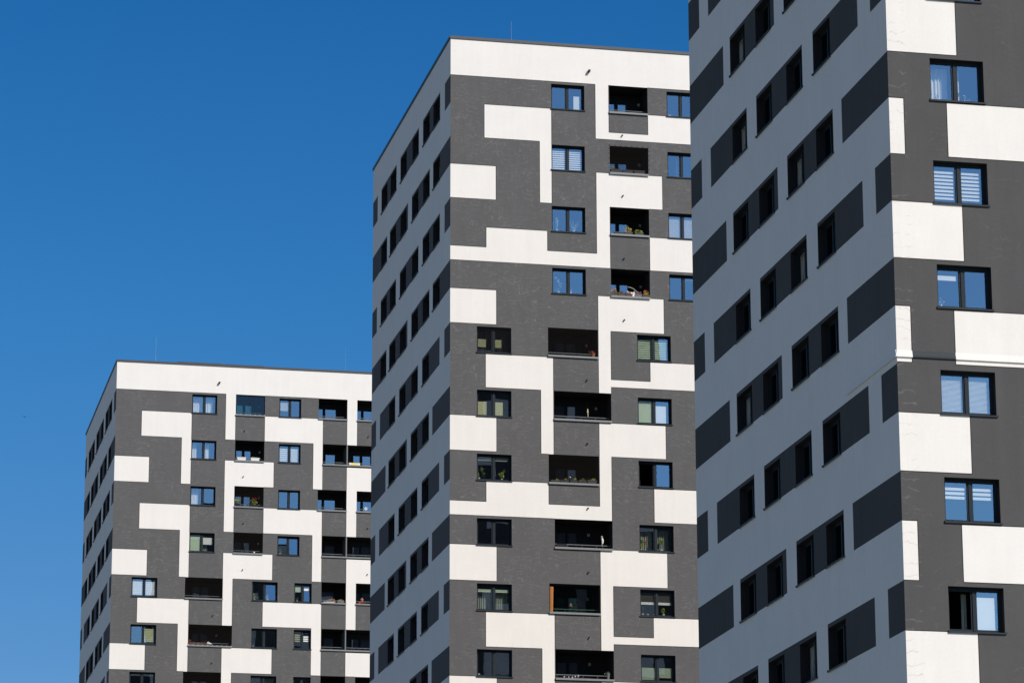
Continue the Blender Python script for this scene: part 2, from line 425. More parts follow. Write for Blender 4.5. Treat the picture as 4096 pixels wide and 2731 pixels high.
def blind_mesh(kind, rects, **k):
    """slats / sheets hung right behind the panes"""
    bm = bmesh.new(); y = FY + .085
    top, bot = k.get('top', 0.0), k.get('bot', 1.0)
    for pi in k.get('panes', (0, 1)):
        a, b, z0, z1 = rects[pi]
        hh = z1 - z0; zt, zb = z1 - top * hh, z1 - bot * hh
        if kind == 'zebra':
            p, s = k.get('pitch', .105), k.get('slat', .062)
            z = zt
            while z - s > zb:
                box(bm, a - .01, b + .01 - k.get('gap', .0), y, y + .004, z - s, z); z -= p
        elif kind == 'venetian':
            z = zt
            while z > zb:
                quad(bm, [(a - .01, y, z - .006), (b + .01, y, z - .006), (b + .01, y + .02, z + .008), (a - .01, y + .02, z + .008)])
                box(bm, a - .01, b + .01, y, y + .002, z - .016, z - .004); z -= .032
        elif kind == 'sheet':
            x0, x1 = a + k.get('x0', 0) * (b - a), a + k.get('x1', 1) * (b - a)
            box(bm, x0, x1, y, y + .006, zb, zt)
        elif kind == 'roman':
            x0, x1 = a + k.get('x0', 0) * (b - a), a + k.get('x1', 1) * (b - a)
            z = zt
            while z > zb + .02:
                zz = max(zb, z - .085); quad(bm, [(x0, y + .012, z), (x1, y + .012, z), (x1, y, zz), (x0, y, zz)]); box(bm, x0, x1, y, y + .012, zz, zz + .006); z -= .09
        elif kind == 'curtain':
            x0, x1 = a + k.get('x0', 0) * (b - a), a + k.get('x1', 1) * (b - a)
            n = max(6, int((x1 - x0) / .012)); yy = y + .28
            ph = random.random() * 6
            pts = [(x0 + (x1 - x0) * i / n, yy + .028 * math.sin(ph + i * .012 * 70 / 1.0) + .012 * math.sin(ph * 2 + i * .37)) for i in range(n + 1)]
            for (xa, ya), (xb, yb) in zip(pts, pts[1:]): quad(bm, [(xa, ya, zb), (xb, yb, zb), (xb, yb, zt), (xa, ya, zt)])
    return bm

def window(tower, face, s0, s1, k, content=None, tilt=None, netted=False, lean=None):
    w = s1 - s0; h = WH; z = zk(k + 0.453)
    if face == 'front': loc, rz = (s0, 0, z), 0.0
    else: loc, rz = (0, s1, z), -math.pi / 2
    key = round(w, 3)
    fr = link('window', cached(('f', key), lambda: frame_mesh(w, h)), tower, loc, rz)
    rects = panes_rects(w, h)
    rnd = random.Random(int(s0 * 100) + 31 * k + len(bpy.data.objects))
    for i, r in enumerate(rects):
        if tilt == i: continue
        p = link('pane', cached(('p', key, i, face), lambda: pane_mesh(*r, mat=M_GLASS if face == 'front' else M_GLASS_DIM)), fr)
        p.rotation_euler = (math.radians(rnd.uniform(-.35, .35) - (lean or {}).get(i, 0)), 0, math.radians(rnd.uniform(-.3, .3)))
    link('sill', cached(('s', key), lambda: sill_mesh(w)), fr)
    if tilt is not None and face == 'front':            # casement swung open into the room
        a, b, z0, z1 = rects[tilt]; s = .045; ww = b - a + 2 * s
        bm = bmesh.new(); box(bm, 0, s, 0, .05, z0 - s, z1 + s); box(bm, ww - s, ww, 0, .05, z0 - s, z1 + s)
        box(bm, s, ww - s, 0, .05, z0 - s, z0); box(bm, s, ww - s, 0, .05, z1, z1 + s)
        o = obj('open_casement', bm, M_FRAME, fr, (a - s, FY + .09, 0), math.radians(68))
        bm = bmesh.new(); quad(bm, [(s, .02, z0), (ww - s, .02, z0), (ww - s, .02, z1), (s, .02, z1)])
        obj('pane', bm, M_GLASS_DIM, fr, (a - s, FY + .09, 0), math.radians(68))
    elif tilt is not None:
        a, b, z0, z1 = rects[tilt]
        bm = bmesh.new()
        ang = math.radians(9); s = .045
        def P(x, t, y): return (x, FY + .10 + t * math.sin(ang) + y, z0 - s + t * math.cos(ang))
        T = z1 - z0 + 2 * s
        for (xa, xb, ta, tb) in ((a - s, a, 0, T), (b, b + s, 0, T), (a, b, 0, s), (a, b, T - s, T)):
            for yy in (0, .05):
                quad(bm, [P(xa, ta, yy), P(xb, ta, yy), P(xb, tb, yy), P(xa, tb, yy)], 0)
            for (q, r_) in (((xa, ta), (xb, ta)), ((xb, ta), (xb, tb)), ((xb, tb), (xa, tb)), ((xa, tb), (xa, ta))):
                quad(bm, [P(q[0], q[1], 0), P(r_[0], r_[1], 0), P(r_[0], r_[1], .05), P(q[0], q[1], .05)], 1 if q[0] == r_[0] else 0)
        obj('tilted_sash', bm, [M_FRAME, M_CURT], fr)
        bm = bmesh.new(); quad(bm, [P(a, s, .02), P(b, s, .02), P(b, T - s, .02), P(a, T - s, .02)])
        obj('pane', bm, M_GLASS_DIM, fr)
        bm = bmesh.new(); box(bm, .034, .047, FY + .081, FY + .33, .03, h - .03); box(bm, .048, b, FY + .081, FY + .33, h - .044, h - .034)
        obj('inner_reveal', bm, M_CURT, fr)
    for c in (content or []):
        c = dict(c); kind = c.pop('kind'); mat = c.pop('mat', M_BLIND); nm = c.pop('name', 'curtain' if kind == 'curtain' else 'blind')
        obj(nm, blind_mesh(kind, rects, **c), mat, fr)
    if netted:
        bm = bmesh.new()
        net(bm, 0, w, 0, h, .03)
        obj('safety_net', bm, M_NET, fr)
    return fr

def net(bm, x0, x1, z0, z1, y, p=0.05, t=0.002):
    x = x0 + p / 2
    while x < x1: box(bm, x - t, x + t, y, y + 2 * t, z0, z1); x += p
    z = z0 + p / 2
    while z < z1: box(bm, x0, x1, y - 2 * t, y, z - t, z + t); z += p

LB = 0.44                                                # loggia opening bottom in storeys
LD = 1.30
def loggia(tower, x0, x1, k, doors=(), lamp=None, rail=True, netted=False, glazed=None, divider=None, clips=False, cap_extra=0.0, hooks=False):
    """recessed balcony; doors: list of (xa, xb) of glazed leaves on its back wall, measured from x0"""
    zt, zb = zk(k), zk(k + LB)
    w = x1 - x0
    bm = bmesh.new()
    zf, zc, e = zt - 2.42, zt + 0.0, 0.25
    # inner faces: back, left, right, ceiling, floor, inner side of the parapet
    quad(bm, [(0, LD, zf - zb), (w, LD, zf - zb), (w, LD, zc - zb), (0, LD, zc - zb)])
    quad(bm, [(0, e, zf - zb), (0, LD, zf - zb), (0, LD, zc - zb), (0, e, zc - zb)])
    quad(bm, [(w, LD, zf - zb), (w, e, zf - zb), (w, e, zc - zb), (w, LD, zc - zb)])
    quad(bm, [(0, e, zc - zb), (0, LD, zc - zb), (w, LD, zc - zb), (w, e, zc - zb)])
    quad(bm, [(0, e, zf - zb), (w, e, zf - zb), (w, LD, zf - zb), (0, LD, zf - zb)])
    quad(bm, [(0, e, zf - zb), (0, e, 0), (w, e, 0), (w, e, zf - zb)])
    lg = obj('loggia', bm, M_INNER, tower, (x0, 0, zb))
    # metal cap on the parapet with a drip lip
    bm = bmesh.new()
    a, b = -0.012, w + 0.012
    prof = [(-.085, -.080), (-.085, .006), (.27, .02), (.27, -.0), (.262, -.0), (.262, .008), (-.075, -.004), (-.075, -.080)]
    js = [a] + [a + (b - a) * i / max(1, round(w / 1.25)) for i in range(1, max(1, round(w / 1.25)))] + [b]
    for q, r in zip(js, js[1:]):
        r2_ = r - .006 if r != b else r
        A = [bm.verts.new((q, y, z)) for y, z in prof]; B = [bm.verts.new((r2_, y, z)) for y, z in prof]
        n = len(prof)
        for i in range(n): bm.faces.new((A[i], B[i], B[(i + 1) % n], A[(i + 1) % n]))
        bm.faces.new(A[::-1]); bm.faces.new(B)
    bmesh.ops.recalc_face_normals(bm, faces=bm.faces)
    obj('parapet_cap', bm, M_CAP, lg)
    if rail:
        bm = bmesh.new()
        tube(bm, (0.0, .33, .20), (w, .33, .20), .019)
        for i in range(1, int(w / 0.75) + 1): tube(bm, (i * w / (int(w / .75) + 1), .33, -.3), (i * w / (int(w / .75) + 1), .33, .19), .008)
        obj('railing', bm, M_RAIL, lg)
    for (xa, xb, *opt) in doors:
        bm = bmesh.new(); s = .06; top = zt - .30 - zb; bt = zf - zb + .04
        y0, y1 = LD - .07, LD - .003
        box(bm, xa, xa + s, y0, y1, bt, top); box(bm, xb - s, xb, y0, y1, bt, top)
        box(bm, xa + s, xb - s, y0, y1, top - s, top); box(bm, xa + s, xb - s, y0, y1, bt, bt + s)
        d = obj('balcony_door', bm, M_FRAME, lg)
        bm = bmesh.new(); quad(bm, [(xa + s, LD - .03, bt + s), (xb - s, LD - .03, bt + s), (xb - s, LD - .03, top - s), (xa + s, LD - .03, top - s)])
        obj('door_pane', bm, M_GLASS, lg)
    if lamp is not None:
        bm = bmesh.new(); box(bm, lamp, lamp + .11, LD - .06, LD - .002, .78, .90)
        bmesh.ops.bevel(bm, geom=bm.edges[:], offset=.012, segments=2, affect='EDGES')
        obj('wall_lamp', bm, M_LIGHT, lg)
    if netted:
        bm = bmesh.new(); net(bm, -.02, w + .02, -.02, zt - zb + .02, .02)
        obj('safety_net', bm, M_NET, lg)
    if hooks:
        bm = bmesh.new()
        for i in range(8): box(bm, i * w / 7 - .01, i * w / 7 + .012, -.03, .0, zt - zb + .02, zt - zb + .05)
        for i in range(6):
            for xx in (-.05, w + .02): box(bm, xx, xx + .03, -.02, .0, i * .22, i * .22 + .02)
        obj('net_hook', bm, M_FRAME, lg)
    if glazed:
        bm = bmesh.new(); hh = zt - zb
        if glazed == 'two':
            for q, r in ((.03, w / 2 - .02), (w / 2 + .02, w - .03)): quad(bm, [(q, .14, .05), (r, .14, .05), (r, .14, hh - .05), (q, .14, hh - .05)])
        else: quad(bm, [(.08, .30, .02), (w - .12, .30, .02), (w - .12, .30, hh - .14), (.08, .30, hh - .14)])
        obj('glazing', bm, M_GLASS_G, lg)
        bm = bmesh.new()
        box(bm, .0, w, .12, .16, hh - .05, hh - .002); box(bm, 0, w, .12, .16, .022, .05)
        if glazed == 'two': box(bm, w / 2 - .012, w / 2 + .012, .13, .15, .05, hh - .05)
        obj('glazing_frame', bm, M_FRAME, lg)
    if clips:
        bm = bmesh.new(); n = int(w / .26)
        for i in range(n + 1):
            x = .03 + (w - .06) * i / n
            box(bm, x - .018, x + .018, -.095, -.05, -.012, .018)
        bmesh.ops.bevel(bm, geom=bm.edges[:], offset=.006, segments=1, affect='EDGES')
        obj('net_clip', bm, M_CLOTH, lg)
    if divider is not None:
        bm = bmesh.new(); box(bm, divider - .035, divider + .035, .03, LD, 0.022, zt - zb - .002); box(bm, divider - .035, divider + .035, .251, LD, zf - zb, .022)
        obj('divider_screen', bm, M_RAIL, lg)
    return lg

# ------------------------------------------------------------------ colour pattern of the fronts  (x0, x1, k_top, k_bottom) white on anthracite
TOPBAND = [(0, W, 0.2, 1.0)]
LOW = [  # storeys 4.45 .. 8.45, repeats every four storeys
    (0, 2.03, 4.45, 5.0), (6.53, 9.48, 4.45, 5.01), (6.53, 7.09, 5.0, 6.0), (7.09, 8.83, 5.78, 5.90), (8.83, 12.45, 5.47, 5.90), (11.86, 12.45, 5.9, 6.99),
    (1.55, 4.53, 5.47, 6.0), (3.97, 4.53, 6.0, 7.0), (0, 2.03, 6.45, 7.0), (6.53, 9.49, 6.47, 7.0), (6.53, 7.07, 7.0, 7.8), (1.57, 4.30, 7.45, 7.79),
    (0, 7.07, 7.78, 8.0), (8.93, 12.45, 7.47, 8.0), (11.86, 12.45, 8.0, 9.0), (13.92, W, 4.48, 4.99), (13.92, 14.53, 5.0, 6.0), (13.92, W, 6.49, 6.99), (13.92, 14.53, 7.0, 8.0)]
MID = TOPBAND + [
    (1.50, 4.51, 1.45, 2.0), (3.97, 4.51, 2.0, 3.0), (6.49, 7.10, 1.0, 1.90), (7.10, 8.87, 1.78, 1.90), (8.87, 12.45, 1.45, 1.90), (0, 2.02, 2.45, 3.0),
    (6.50, 9.49, 2.45, 3.0), (6.50, 7.11, 3.0, 3.78), (1.58, 4.30, 3.45, 3.78), (0, 7.11, 3.77, 4.0), (8.88, 12.45, 3.46, 4.0),
    (11.86, 12.45, 1.9, 3.0), (11.86, 12.45, 4.0, 5.0), (13.9, 14.52, 1.0, 2.0), (13.9, W, 2.49, 3.0), (13.9, 14.52, 3.0, 4.0)]
for s in (0, 4, 8, 12):
    MID += [(a, b, t + s, u + s) for a, b, t, u in LOW if t + s < 18]
LEFT = TOPBAND + [
    (1.54, 4.53, 1.45, 2.0), (3.95, 4.53, 2.0, 3.0), (6.55, 7.15, 1.0, 2.0), (0, 2.05, 2.45, 3.0), (6.55, 9.50, 2.45, 3.0), (6.55, 7.15, 3.0, 4.0),
    (1.54, 4.53, 3.45, 4.0), (3.95, 4.53, 4.0, 5.0), (8.91, 12.44, 1.45, 2.0), (11.86, 12.44, 2.0, 3.0), (8.91, 12.44, 3.45, 4.0), (11.86, 12.44, 4.0, 5.0),
    (13.9, 14.52, 1.0, 2.0), (13.9, W, 2.49, 3.0), (13.9, 14.52, 3.0, 4.0), (0, 2.06, 4.45, 5.0), (6.55, 9.50, 4.45, 5.0), (6.55, 7.15, 5.0, 6.0),
    (1.54, 4.58, 5.47, 6.0), (3.95, 4.58, 6.0, 7.0), (8.95, 12.46, 5.47, 6.0), (11.86, 12.46, 6.0, 7.0), (0, 2.07, 6.45, 7.0), (6.56, 9.54, 6.47, 7.0), (6.56, 7.16, 7.0, 8.0),
    (13.92, W, 4.48, 5.0), (13.92, 14.53, 5.0, 6.0), (13.92, W, 6.49, 7.0)]
for s in (3, 7, 11):
    LEFT += [(a, b, t + s, u + s) for a, b, t, u in LOW if 7.4 < t + s < 18]
RIGHT = TOPBAND + [(a, b, t, u) for a, b, t, u in MID if a > 4.6 and t > 1]
for k in range(1, 18):
    if k % 2 == 1: RIGHT.append((0, 1.905, k + .453, k + 1.0))
    else:
        b = .985 if k == 10 else 1.0
        RIGHT += [(0, .405, k + .453, k + b), (1.57, 4.5, k + .47, k + b)]

SIDE_A = [(0, 1.31), (2.39, 6.47), (7.50, 12.18), (13.21, 17.29), (18.34, W)]
SIDE_B = [(0, 4.01), (4.80, 9.18), (10.16, 14.90), (15.66, W)]
SIDE = []
for k in range(1, 18):
    for a, b in (SIDE_A if k % 2 else SIDE_B): SIDE.append((a, b, k, k + .453))

WA = {'P1n': (2.40, 3.97), 'P1f': (4.87, 6.45), 'P2n': (7.50, 9.08), 'P2f': (10.57, 12.16), 'P3n': (13.21, 14.80), 'P3f': (15.66, 17.27),
      'Q0f': (2.40, 3.99), 'Q1n': (4.81, 6.39), 'Q1f': (7.55, 9.16), 'Q2n': (10.53, 12.10), 'Q2f': (13.25, 14.88), 'Q3n': (15.66, 17.24)}
TOPSET = {1: ['P1n', 'P1f', 'P2n', 'P2f', 'P3n', 'P3f'], 0: ['Q0f', 'Q1n', 'Q1f', 'Q2n', 'Q2f', 'Q3n']}
LOWSET = {1: ['P1f', 'P2n', 'P2f', 'P3n'], 0: ['Q1n', 'Q1f', 'Q2n', 'Q2f']}

def tower(name, label, X, Y, front_rects, windows, loggias, side_rows, tilts):
    root = thing(name, label, 'apartment tower', (X, Y, 0), 'three chequered apartment towers in a row')
    fo = [(a, b, zk(k + .453), zk(k + .453) + WH, .275) for a, b, k in windows]
    fo += [(a, b, zk(k + LB), zk(k), .25) for a, b, k in loggias]
    sw = []
    for k in side_rows:
        for c in (TOPSET if k <= 4 else LOWSET)[k % 2]:
            a, b = WA[c]
            sw.append((a, b, k, c))
    so_ = [(a, b, zk(k + .453), zk(k + .453) + WH, .275) for a, b, k, c in sw]
    bm = bmesh.new()
    facade(bm, lambda s, z, d: (s, d, z), W, 1, front_rects, 0, fo, joints=True)
    facade(bm, lambda s, z, d: (d, W - s, z), W, 0, [(W - b, W - a, t, u) for a, b, t, u in SIDE], 1, [(W - b, W - a, z0, z1, d) for a, b, z0, z1, d in so_])
    facade(bm, lambda s, z, d: (W - d, s, z), W, 0, SIDE, 1, [])
    facade(bm, lambda s, z, d: (W - s, W - d, z), W, 1, TOPBAND + LEFT[1:], 0, [])
    obj('wall', bm, ([M_WHITE_R, M_DARK_R] if not loggias else [M_WHITE, M_DARK]) + [M_JOINT, M_REVEAL], root)
    # roof and coping
    bm = bmesh.new(); quad(bm, [(.3, .3, ZROOF - .35), (W - .3, .3, ZROOF - .35), (W - .3, W - .3, ZROOF - .35), (.3, W - .3, ZROOF - .35)])
    obj('flat_roof', bm, M_ROOF, root)
    bm = bmesh.new(); o_, i_, z0, z1 = -.045, .32, ZROOF - .05, ZROOF + .075
    box(bm, o_, W - o_, o_, i_, z0, z1); box(bm, o_, W - o_, W - i_, W - o_, z0, z1)
    box(bm, o_, i_, i_, W - i_, z0, z1); box(bm, W - i_, W - o_, i_, W - i_, z0, z1)
    for i in range(int(W / 2.0) + 1):
        x = .1 + i * 2.0
        box(bm, x, x + .05, o_ - .004, i_, z1, z1 + .006, 1)
    obj('roof_coping', bm, [M_COPING, M_RAIL], root)
    # interior: slabs and core walls so that windows look into rooms
    bm = bmesh.new(); g = .30
    for k in range(1, 19):
        z = zk(k) + .12
        if z < .4: break
        box(bm, LD + .02 + g, W - g, LD + .02 + g, W - g, z, z + .25)
    box(bm, 4.6, W - 4.6, 4.6, W - 4.6, .1, ZROOF - .6)
    box(bm, g, W - g, W - g - .1, W - g, 0.1, ZROOF - .5); box(bm, W - g - .1, W - g, g, W - g - .1, .1, ZROOF - .5)
    for u in (7.0, 9.83, 12.9, 15.2): box(bm, g + .1, 4.6, u, u + .12, .1, ZROOF - .5)
    box(bm, g + .1, 4.6, 4.45, 4.57, .1, ZROOF - .5)
    obj('interior_structure', bm, M_ROOM, root)
    for a, b, k, c in sw:
        t = 1 if (k, c) in tilts else None
        cont = None
        if random.random() < .25: cont = [dict(kind='curtain', mat=M_CURTG, panes=(random.choice((0, 1)),), x0=.5, x1=1.0)]
        window(root, 'side', a, b, k, cont, tilt=0 if t else None)
    return root

def spouts(root, pts):
    for x, k, big in pts:
        bm = bmesh.new(); s = .07 if big else .032; p = .2 if big else .1
        if big: box(bm, -s / 1.6, s / 1.6, -p, .02, -s / 1.6, s / 1.6)
        else: tube(bm, (0, .02, 0), (0, -p, -.01), s, n=10)
        obj('drain_spout', bm, M_FRAME, root, (x, 0, zk(k)))

def rod(root, x, y, h, f=1):
    bm = bmesh.new(); tube(bm, (0, 0, -.4), (0, 0, h * .3), .012 * f); tube(bm, (0, 0, h * .3), (0, 0, h), .006 * f)
    obj('lightning_rod', bm, M_STEEL, root, (x, y, ZROOF))

# ---- middle tower
mx, my = 27.80, 141.59
mw = [(4.5, 6.0, k) for k in (1, 2, 3, 4)] + [(9.74, 11.09, k) for k in (1, 2, 3, 4)] + [(1.17, 2.68, k) for k in range(5, 12)] + [(8.26, 9.77, k) for k in range(5, 12)]
ml = [(7.12, 8.87, k) for k in (1, 2, 3, 4)] + [(4.30, 6.51, k) for k in (5, 7, 9, 11)] + [(4.55, 7.08, k) for k in (6, 8, 10)]
MT = tower('apartment_tower', 'tall grey and white chequered apartment block in the middle with its roof corner in view', mx, my, MID, mw, ml, range(1, 12), {(3, 'P2f'), (7, 'P2f'), (2, 'Q0f'), (8, 'Q1n'), (9, 'P1f'), (1, 'P1n')})
CM = {
 (4.5, 1): [dict(kind='sheet', panes=(1,), x0=.40, x1=.86, top=.35, bot=1, mat=M_CURT)],
 (9.74, 1): None,
 (4.5, 2): [dict(kind='zebra', top=.1, pitch=.098, slat=.066, gap=.0)],
 (9.74, 2): [dict(kind='curtain', panes=(0,), x0=.86, x1=1., mat=M_CURT)],
 (9.74, 3): [dict(kind='venetian', top=.0)],
 (9.74, 4): [dict(kind='sheet', panes=(1,), top=0, bot=.09, mat=M_BLINDY)],
 (1.17, 5): [dict(kind='roman', panes=(0,), x0=0, x1=.62, top=.42, bot=.78, mat=M_BLINDY), dict(kind='roman', panes=(1,), x0=0, x1=.5, top=.42, bot=.78, mat=M_BLINDY), dict(kind='curtain', panes=(0, 1), x0=.0, x1=1., mat=M_ROOM)],
 (8.26, 5): [dict(kind='zebra', mat=M_BLINDG, top=.06, pitch=.098, slat=.07)],
 (1.17, 6): [dict(kind='roman', panes=(0,), x0=0, x1=.66, top=.38, bot=1, mat=M_BLINDY), dict(kind='roman', panes=(1,), x0=0, x1=.6, top=.38, bot=1, mat=M_BLINDY)],
 (8.26, 6): [dict(kind='sheet', panes=(0,), mat=M_BLINDG, top=.04), dict(kind='sheet', panes=(1,), x0=0, x1=.82, top=.2, mat=M_CLOTH)],
 (1.17, 7): [dict(kind='sheet', top=0, bot=.16, mat=M_CURTG)],
 (8.26, 8): [dict(kind='curtain', mat=M_CURTG)],
 (1.17, 9): [dict(kind='zebra', mat=M_BLINDG, top=.1, bot=.30, pitch=.07, slat=.062), dict(kind='curtain', mat=M_CURTG, top=.2)],
 (8.26, 9): [dict(kind='sheet', top=.0, bot=.42, mat=M_ROOM), dict(kind='sheet', top=.42, bot=.53, mat=M_CLOTH)],
 (8.26, 10): [dict(kind='venetian', panes=(0,), top=.45, bot=.95, mat=M_BLINDG), dict(kind='venetian', panes=(1,), top=.45, bot=.85, mat=M_BLINDG)],
}
for a, b, k in mw:
    window(MT, 'front', a, b, k, CM.get((a, k)), netted=(a, k) == (1.17, 5), tilt=0 if (a, k) == (8.26, 7) else None)
D1 = [(.14, .60), (.64, 1.12)]
D2 = [(.31, .78), (.82, 1.28)]
D3 = [(.55, 1.02), (1.06, 1.54)]
loggia(MT, 7.12, 8.87, 1, D1, lamp=1.60)
loggia(MT, 7.12, 8.87, 2, D1, lamp=1.60, netted=True, hooks=True, rail=False)
loggia(MT, 7.12, 8.87, 3, D1, lamp=1.60, rail=False)
loggia(MT, 7.12, 8.87, 4, D1, lamp=1.60, rail=False)
loggia(MT, 4.30, 6.51, 5, D3, netted=True, lamp=1.95)
loggia(MT, 4.55, 7.08, 6, D2, lamp=2.1)
loggia(MT, 4.30, 6.51, 7, D3, netted=True, rail=False)
loggia(MT, 4.55, 7.08, 8, D2, lamp=1.72)
loggia(MT, 4.30, 6.51, 9, D3, glazed='one', lamp=1.9)
loggia(MT, 4.55, 7.08, 10, D2, lamp=1.72)
loggia(MT, 4.30, 6.51, 11, D3)
spouts(MT, [(6.2, .80, 1), (7.69, 1.82, 0), (7.69, 2.81, 0), (7.71, 3.83, 0), (7.69, 4.82, 0), (6.0, 5.81, 0), (6.0, 6.81, 0), (6.0, 7.82, 0), (6.0, 8.81, 0), (6.0, 9.81, 0), (15.19, 1.79, 0)])
rod(MT, 2.85, .6, 1.15)

# ---- left tower
lx, ly = 19.33, 201.35
lw = [(4.53, 6.03, k) for k in (1, 2, 3, 4)] + [(9.78, 11.10, k) for k in (1, 2, 3, 4)] + [(1.19, 2.70, k) for k in (5, 6, 7, 8)] + [(8.31, 9.83, k) for k in (5, 6, 7, 8)] + [(10.83, 11.87, k) for k in (5, 6, 7, 8)]
ll = [(7.15, 8.91, k) for k in (1, 2, 3, 4)] + [(4.33, 6.57, 5), (4.57, 7.16, 6), (4.33, 6.57, 7), (12.16, 13.91, 1), (14.51, 17.2, 1), (12.45, 17.2, 2), (12.16, 13.91, 3), (14.52, 17.2, 3), (12.45, 17.2, 4),
      (12.45, 13.93, 5), (14.52, 17.2, 5), (12.45, 17.2, 6), (12.45, 13.93, 7), (14.52, 17.2, 7)]
LT = tower('apartment_tower', 'farthest grey and white chequered apartment block at the left, partly hidden by the middle tower', lx, ly, LEFT, lw, ll, range(1, 9), {(3, 'P2f')})
CL = {
 (4.53, 1): [dict(kind='curtain', panes=(0,), x0=0, x1=1), dict(kind='curtain', panes=(1,), x0=0, x1=.85)],
 (4.53, 2): [dict(kind='curtain', panes=(0, 1), x0=0, x1=.5)],
 (4.53, 3): [dict(kind='curtain', panes=(0,), x0=0, x1=.8)],
 (4.53, 4): [dict(kind='sheet', panes=(0,), top=.1, mat=M_BLINDG), dict(kind='sheet', panes=(1,), top=.15, bot=.58, mat=M_CLOTH), dict(kind='curtain', panes=(1,), x0=0, x1=.5, mat=M_CURTG)],
 (9.78, 1): [dict(kind='venetian', panes=(0,), top=.12, bot=.62)],
 (9.78, 2): [dict(kind='zebra', top=.14, pitch=.115, slat=.09)],
 (1.19, 5): [dict(kind='zebra', top=.12, pitch=.1, slat=.092)],
 (1.19, 6): [dict(kind='zebra', panes=(1,), top=.1, pitch=.1, slat=.088, mat=M_BLINDY)],
 (1.19, 7): [dict(kind='sheet', top=0, bot=.1, mat=M_CLOTH)],
 (10.83, 5): [dict(kind='sheet', panes=(0,), top=.1, bot=.42, mat=M_BLINDG), dict(kind='sheet', panes=(1,), top=.18, bot=.32, mat=M_CLOTH)],
 (10.83, 6): [dict(kind='zebra', panes=(0,), top=.15, bot=.62, pitch=.12, slat=.07, mat=M_BLINDY), dict(kind='zebra', panes=(1,), top=.25, bot=.62, pitch=.12, slat=.08)],
 (8.31, 7): [dict(kind='curtain', mat=M_CURTG)],
}
LEAN = {(9.78, 4): {0: 1.5, 1: 2.6}, (8.31, 5): {1: 4.6}, (10.83, 5): {0: 1.0, 1: 4.6}, (10.83, 6): {1: 5.5}, (4.53, 4): {0: 0.5}}
for a, b, k in lw: window(LT, 'front', a, b, k, CL.get((a, k)), lean=LEAN.get((a, k)))
E1 = [(.18, .64), (.68, 1.16)]
loggia(LT, 7.15, 8.91, 1, E1, lamp=1.5, glazed='two', clips=True)
loggia(LT, 7.15, 8.91, 2, E1, lamp=1.6)
loggia(LT, 7.15, 8.91, 3, E1, lamp=1.6, netted=True)
loggia(LT, 7.15, 8.91, 4, E1, lamp=1.6, netted=True)
loggia(LT, 4.33, 6.57, 5, [(.6, 1.06), (1.1, 1.58)], netted=True)
loggia(LT, 4.57, 7.16, 6, [(.34, .8), (.84, 1.3)], lamp=1.78, netted=True, clips=True)
loggia(LT, 4.33, 6.57, 7, [(.6, 1.06), (1.1, 1.58)], netted=True)
for k in (1, 3): loggia(LT, 12.16, 13.91, k, [(.08, .5), (.54, 1.3)])
for k in (5, 7): loggia(LT, 12.45, 13.93, k, [(.1, .98)])
for k in (1, 3, 5, 7): loggia(LT, 14.51 if k == 1 else 14.52, 17.2, k, [(.1, .5), (.54, 1.2)])
for k in (2, 4, 6): loggia(LT, 12.45, 17.2, k, [(.3, .98), (2.0, 2.5), (2.55, 3.15)], divider=1.48)
spouts(LT, [(6.13, .77, 1), (7.70, 1.79, 0), (7.67, 2.79, 0), (7.72, 3.80, 0), (7.72, 4.80, 0), (6.0, 5.80, 0), (6.0, 6.80, 0), (15.19, 1.79, 0), (15.2, 4.8, 0), (15.2, 3.8, 0)])
rod(LT, 2.35, .6, 1.75)
rod(LT, 13.9, .8, 1.8, .6)
bm = bmesh.new()
bmesh.ops.create_uvsphere(bm, u_segments=16, v_segments=8, radius=.32)
for v in bm.verts: v.co.z = max(0, v.co.z * .75)
tube(bm, (0, 0, -.6), (0, 0, 0.01), .24, n=16)
obj('roof_vent', bm, M_STEEL, LT, (11.55, 1.2, ZROOF + .06))
bm = bmesh.new(); box(bm, 0, 2.6, 0, .3, 0, .05); box(bm, 2.6, 5.2, 0, .3, 0, .03)
obj('coping_plate', bm, M_COPING, LT, (3.6, -.05, ZROOF + .076))

# ---- right tower
rx, ry = 27.69, 81.93
rw = [(1.15, 2.62, k) for k in range(6, 15)]
RT = tower('apartment_tower', 'nearest grey and white chequered apartment block at the right edge, running out of the top', rx, ry, RIGHT, rw, [], range(4, 15),
           {(6, 'Q2f'), (7, 'P3n'), (8, 'Q1f'), (9, 'P2n'), (10, 'Q2f'), (13, 'P2n')})
CR = {
 8: [dict(kind='curtain', panes=(0,), x0=.0, x1=1.), dict(kind='curtain', panes=(1,), x0=0, x1=.3)],
 9: [dict(kind='zebra', top=.12, pitch=.1, slat=.062, gap=.04)],
 10: [dict(kind='sheet', panes=(0,), x0=0, x1=.9, top=.14, bot=.27, mat=M_CLOTH)],
 11: [dict(kind='venetian', top=.02)],
 12: [dict(kind='zebra', top=.12, bot=.47, pitch=.112, slat=.074, gap=.04)],
 13: [dict(kind='sheet', panes=(1,), x0=0, x1=.88, top=.13, mat=M_CLOTH), dict(kind='curtain', panes=(0,), x0=.78, x1=1., mat=M_CURTG)],
}
for a, b, k in rw: window(RT, 'front', a, b, k, CR.get(k), tilt=0 if k == 13 else None)
# unseen block added to darken reflections in the middle tower's lower windows
bm = bmesh.new(); box(bm, W + .01, W + 14, 2.0, W, 0, 41.4)
obj('reflection_blocker', bm, M_DARK_R, RT)
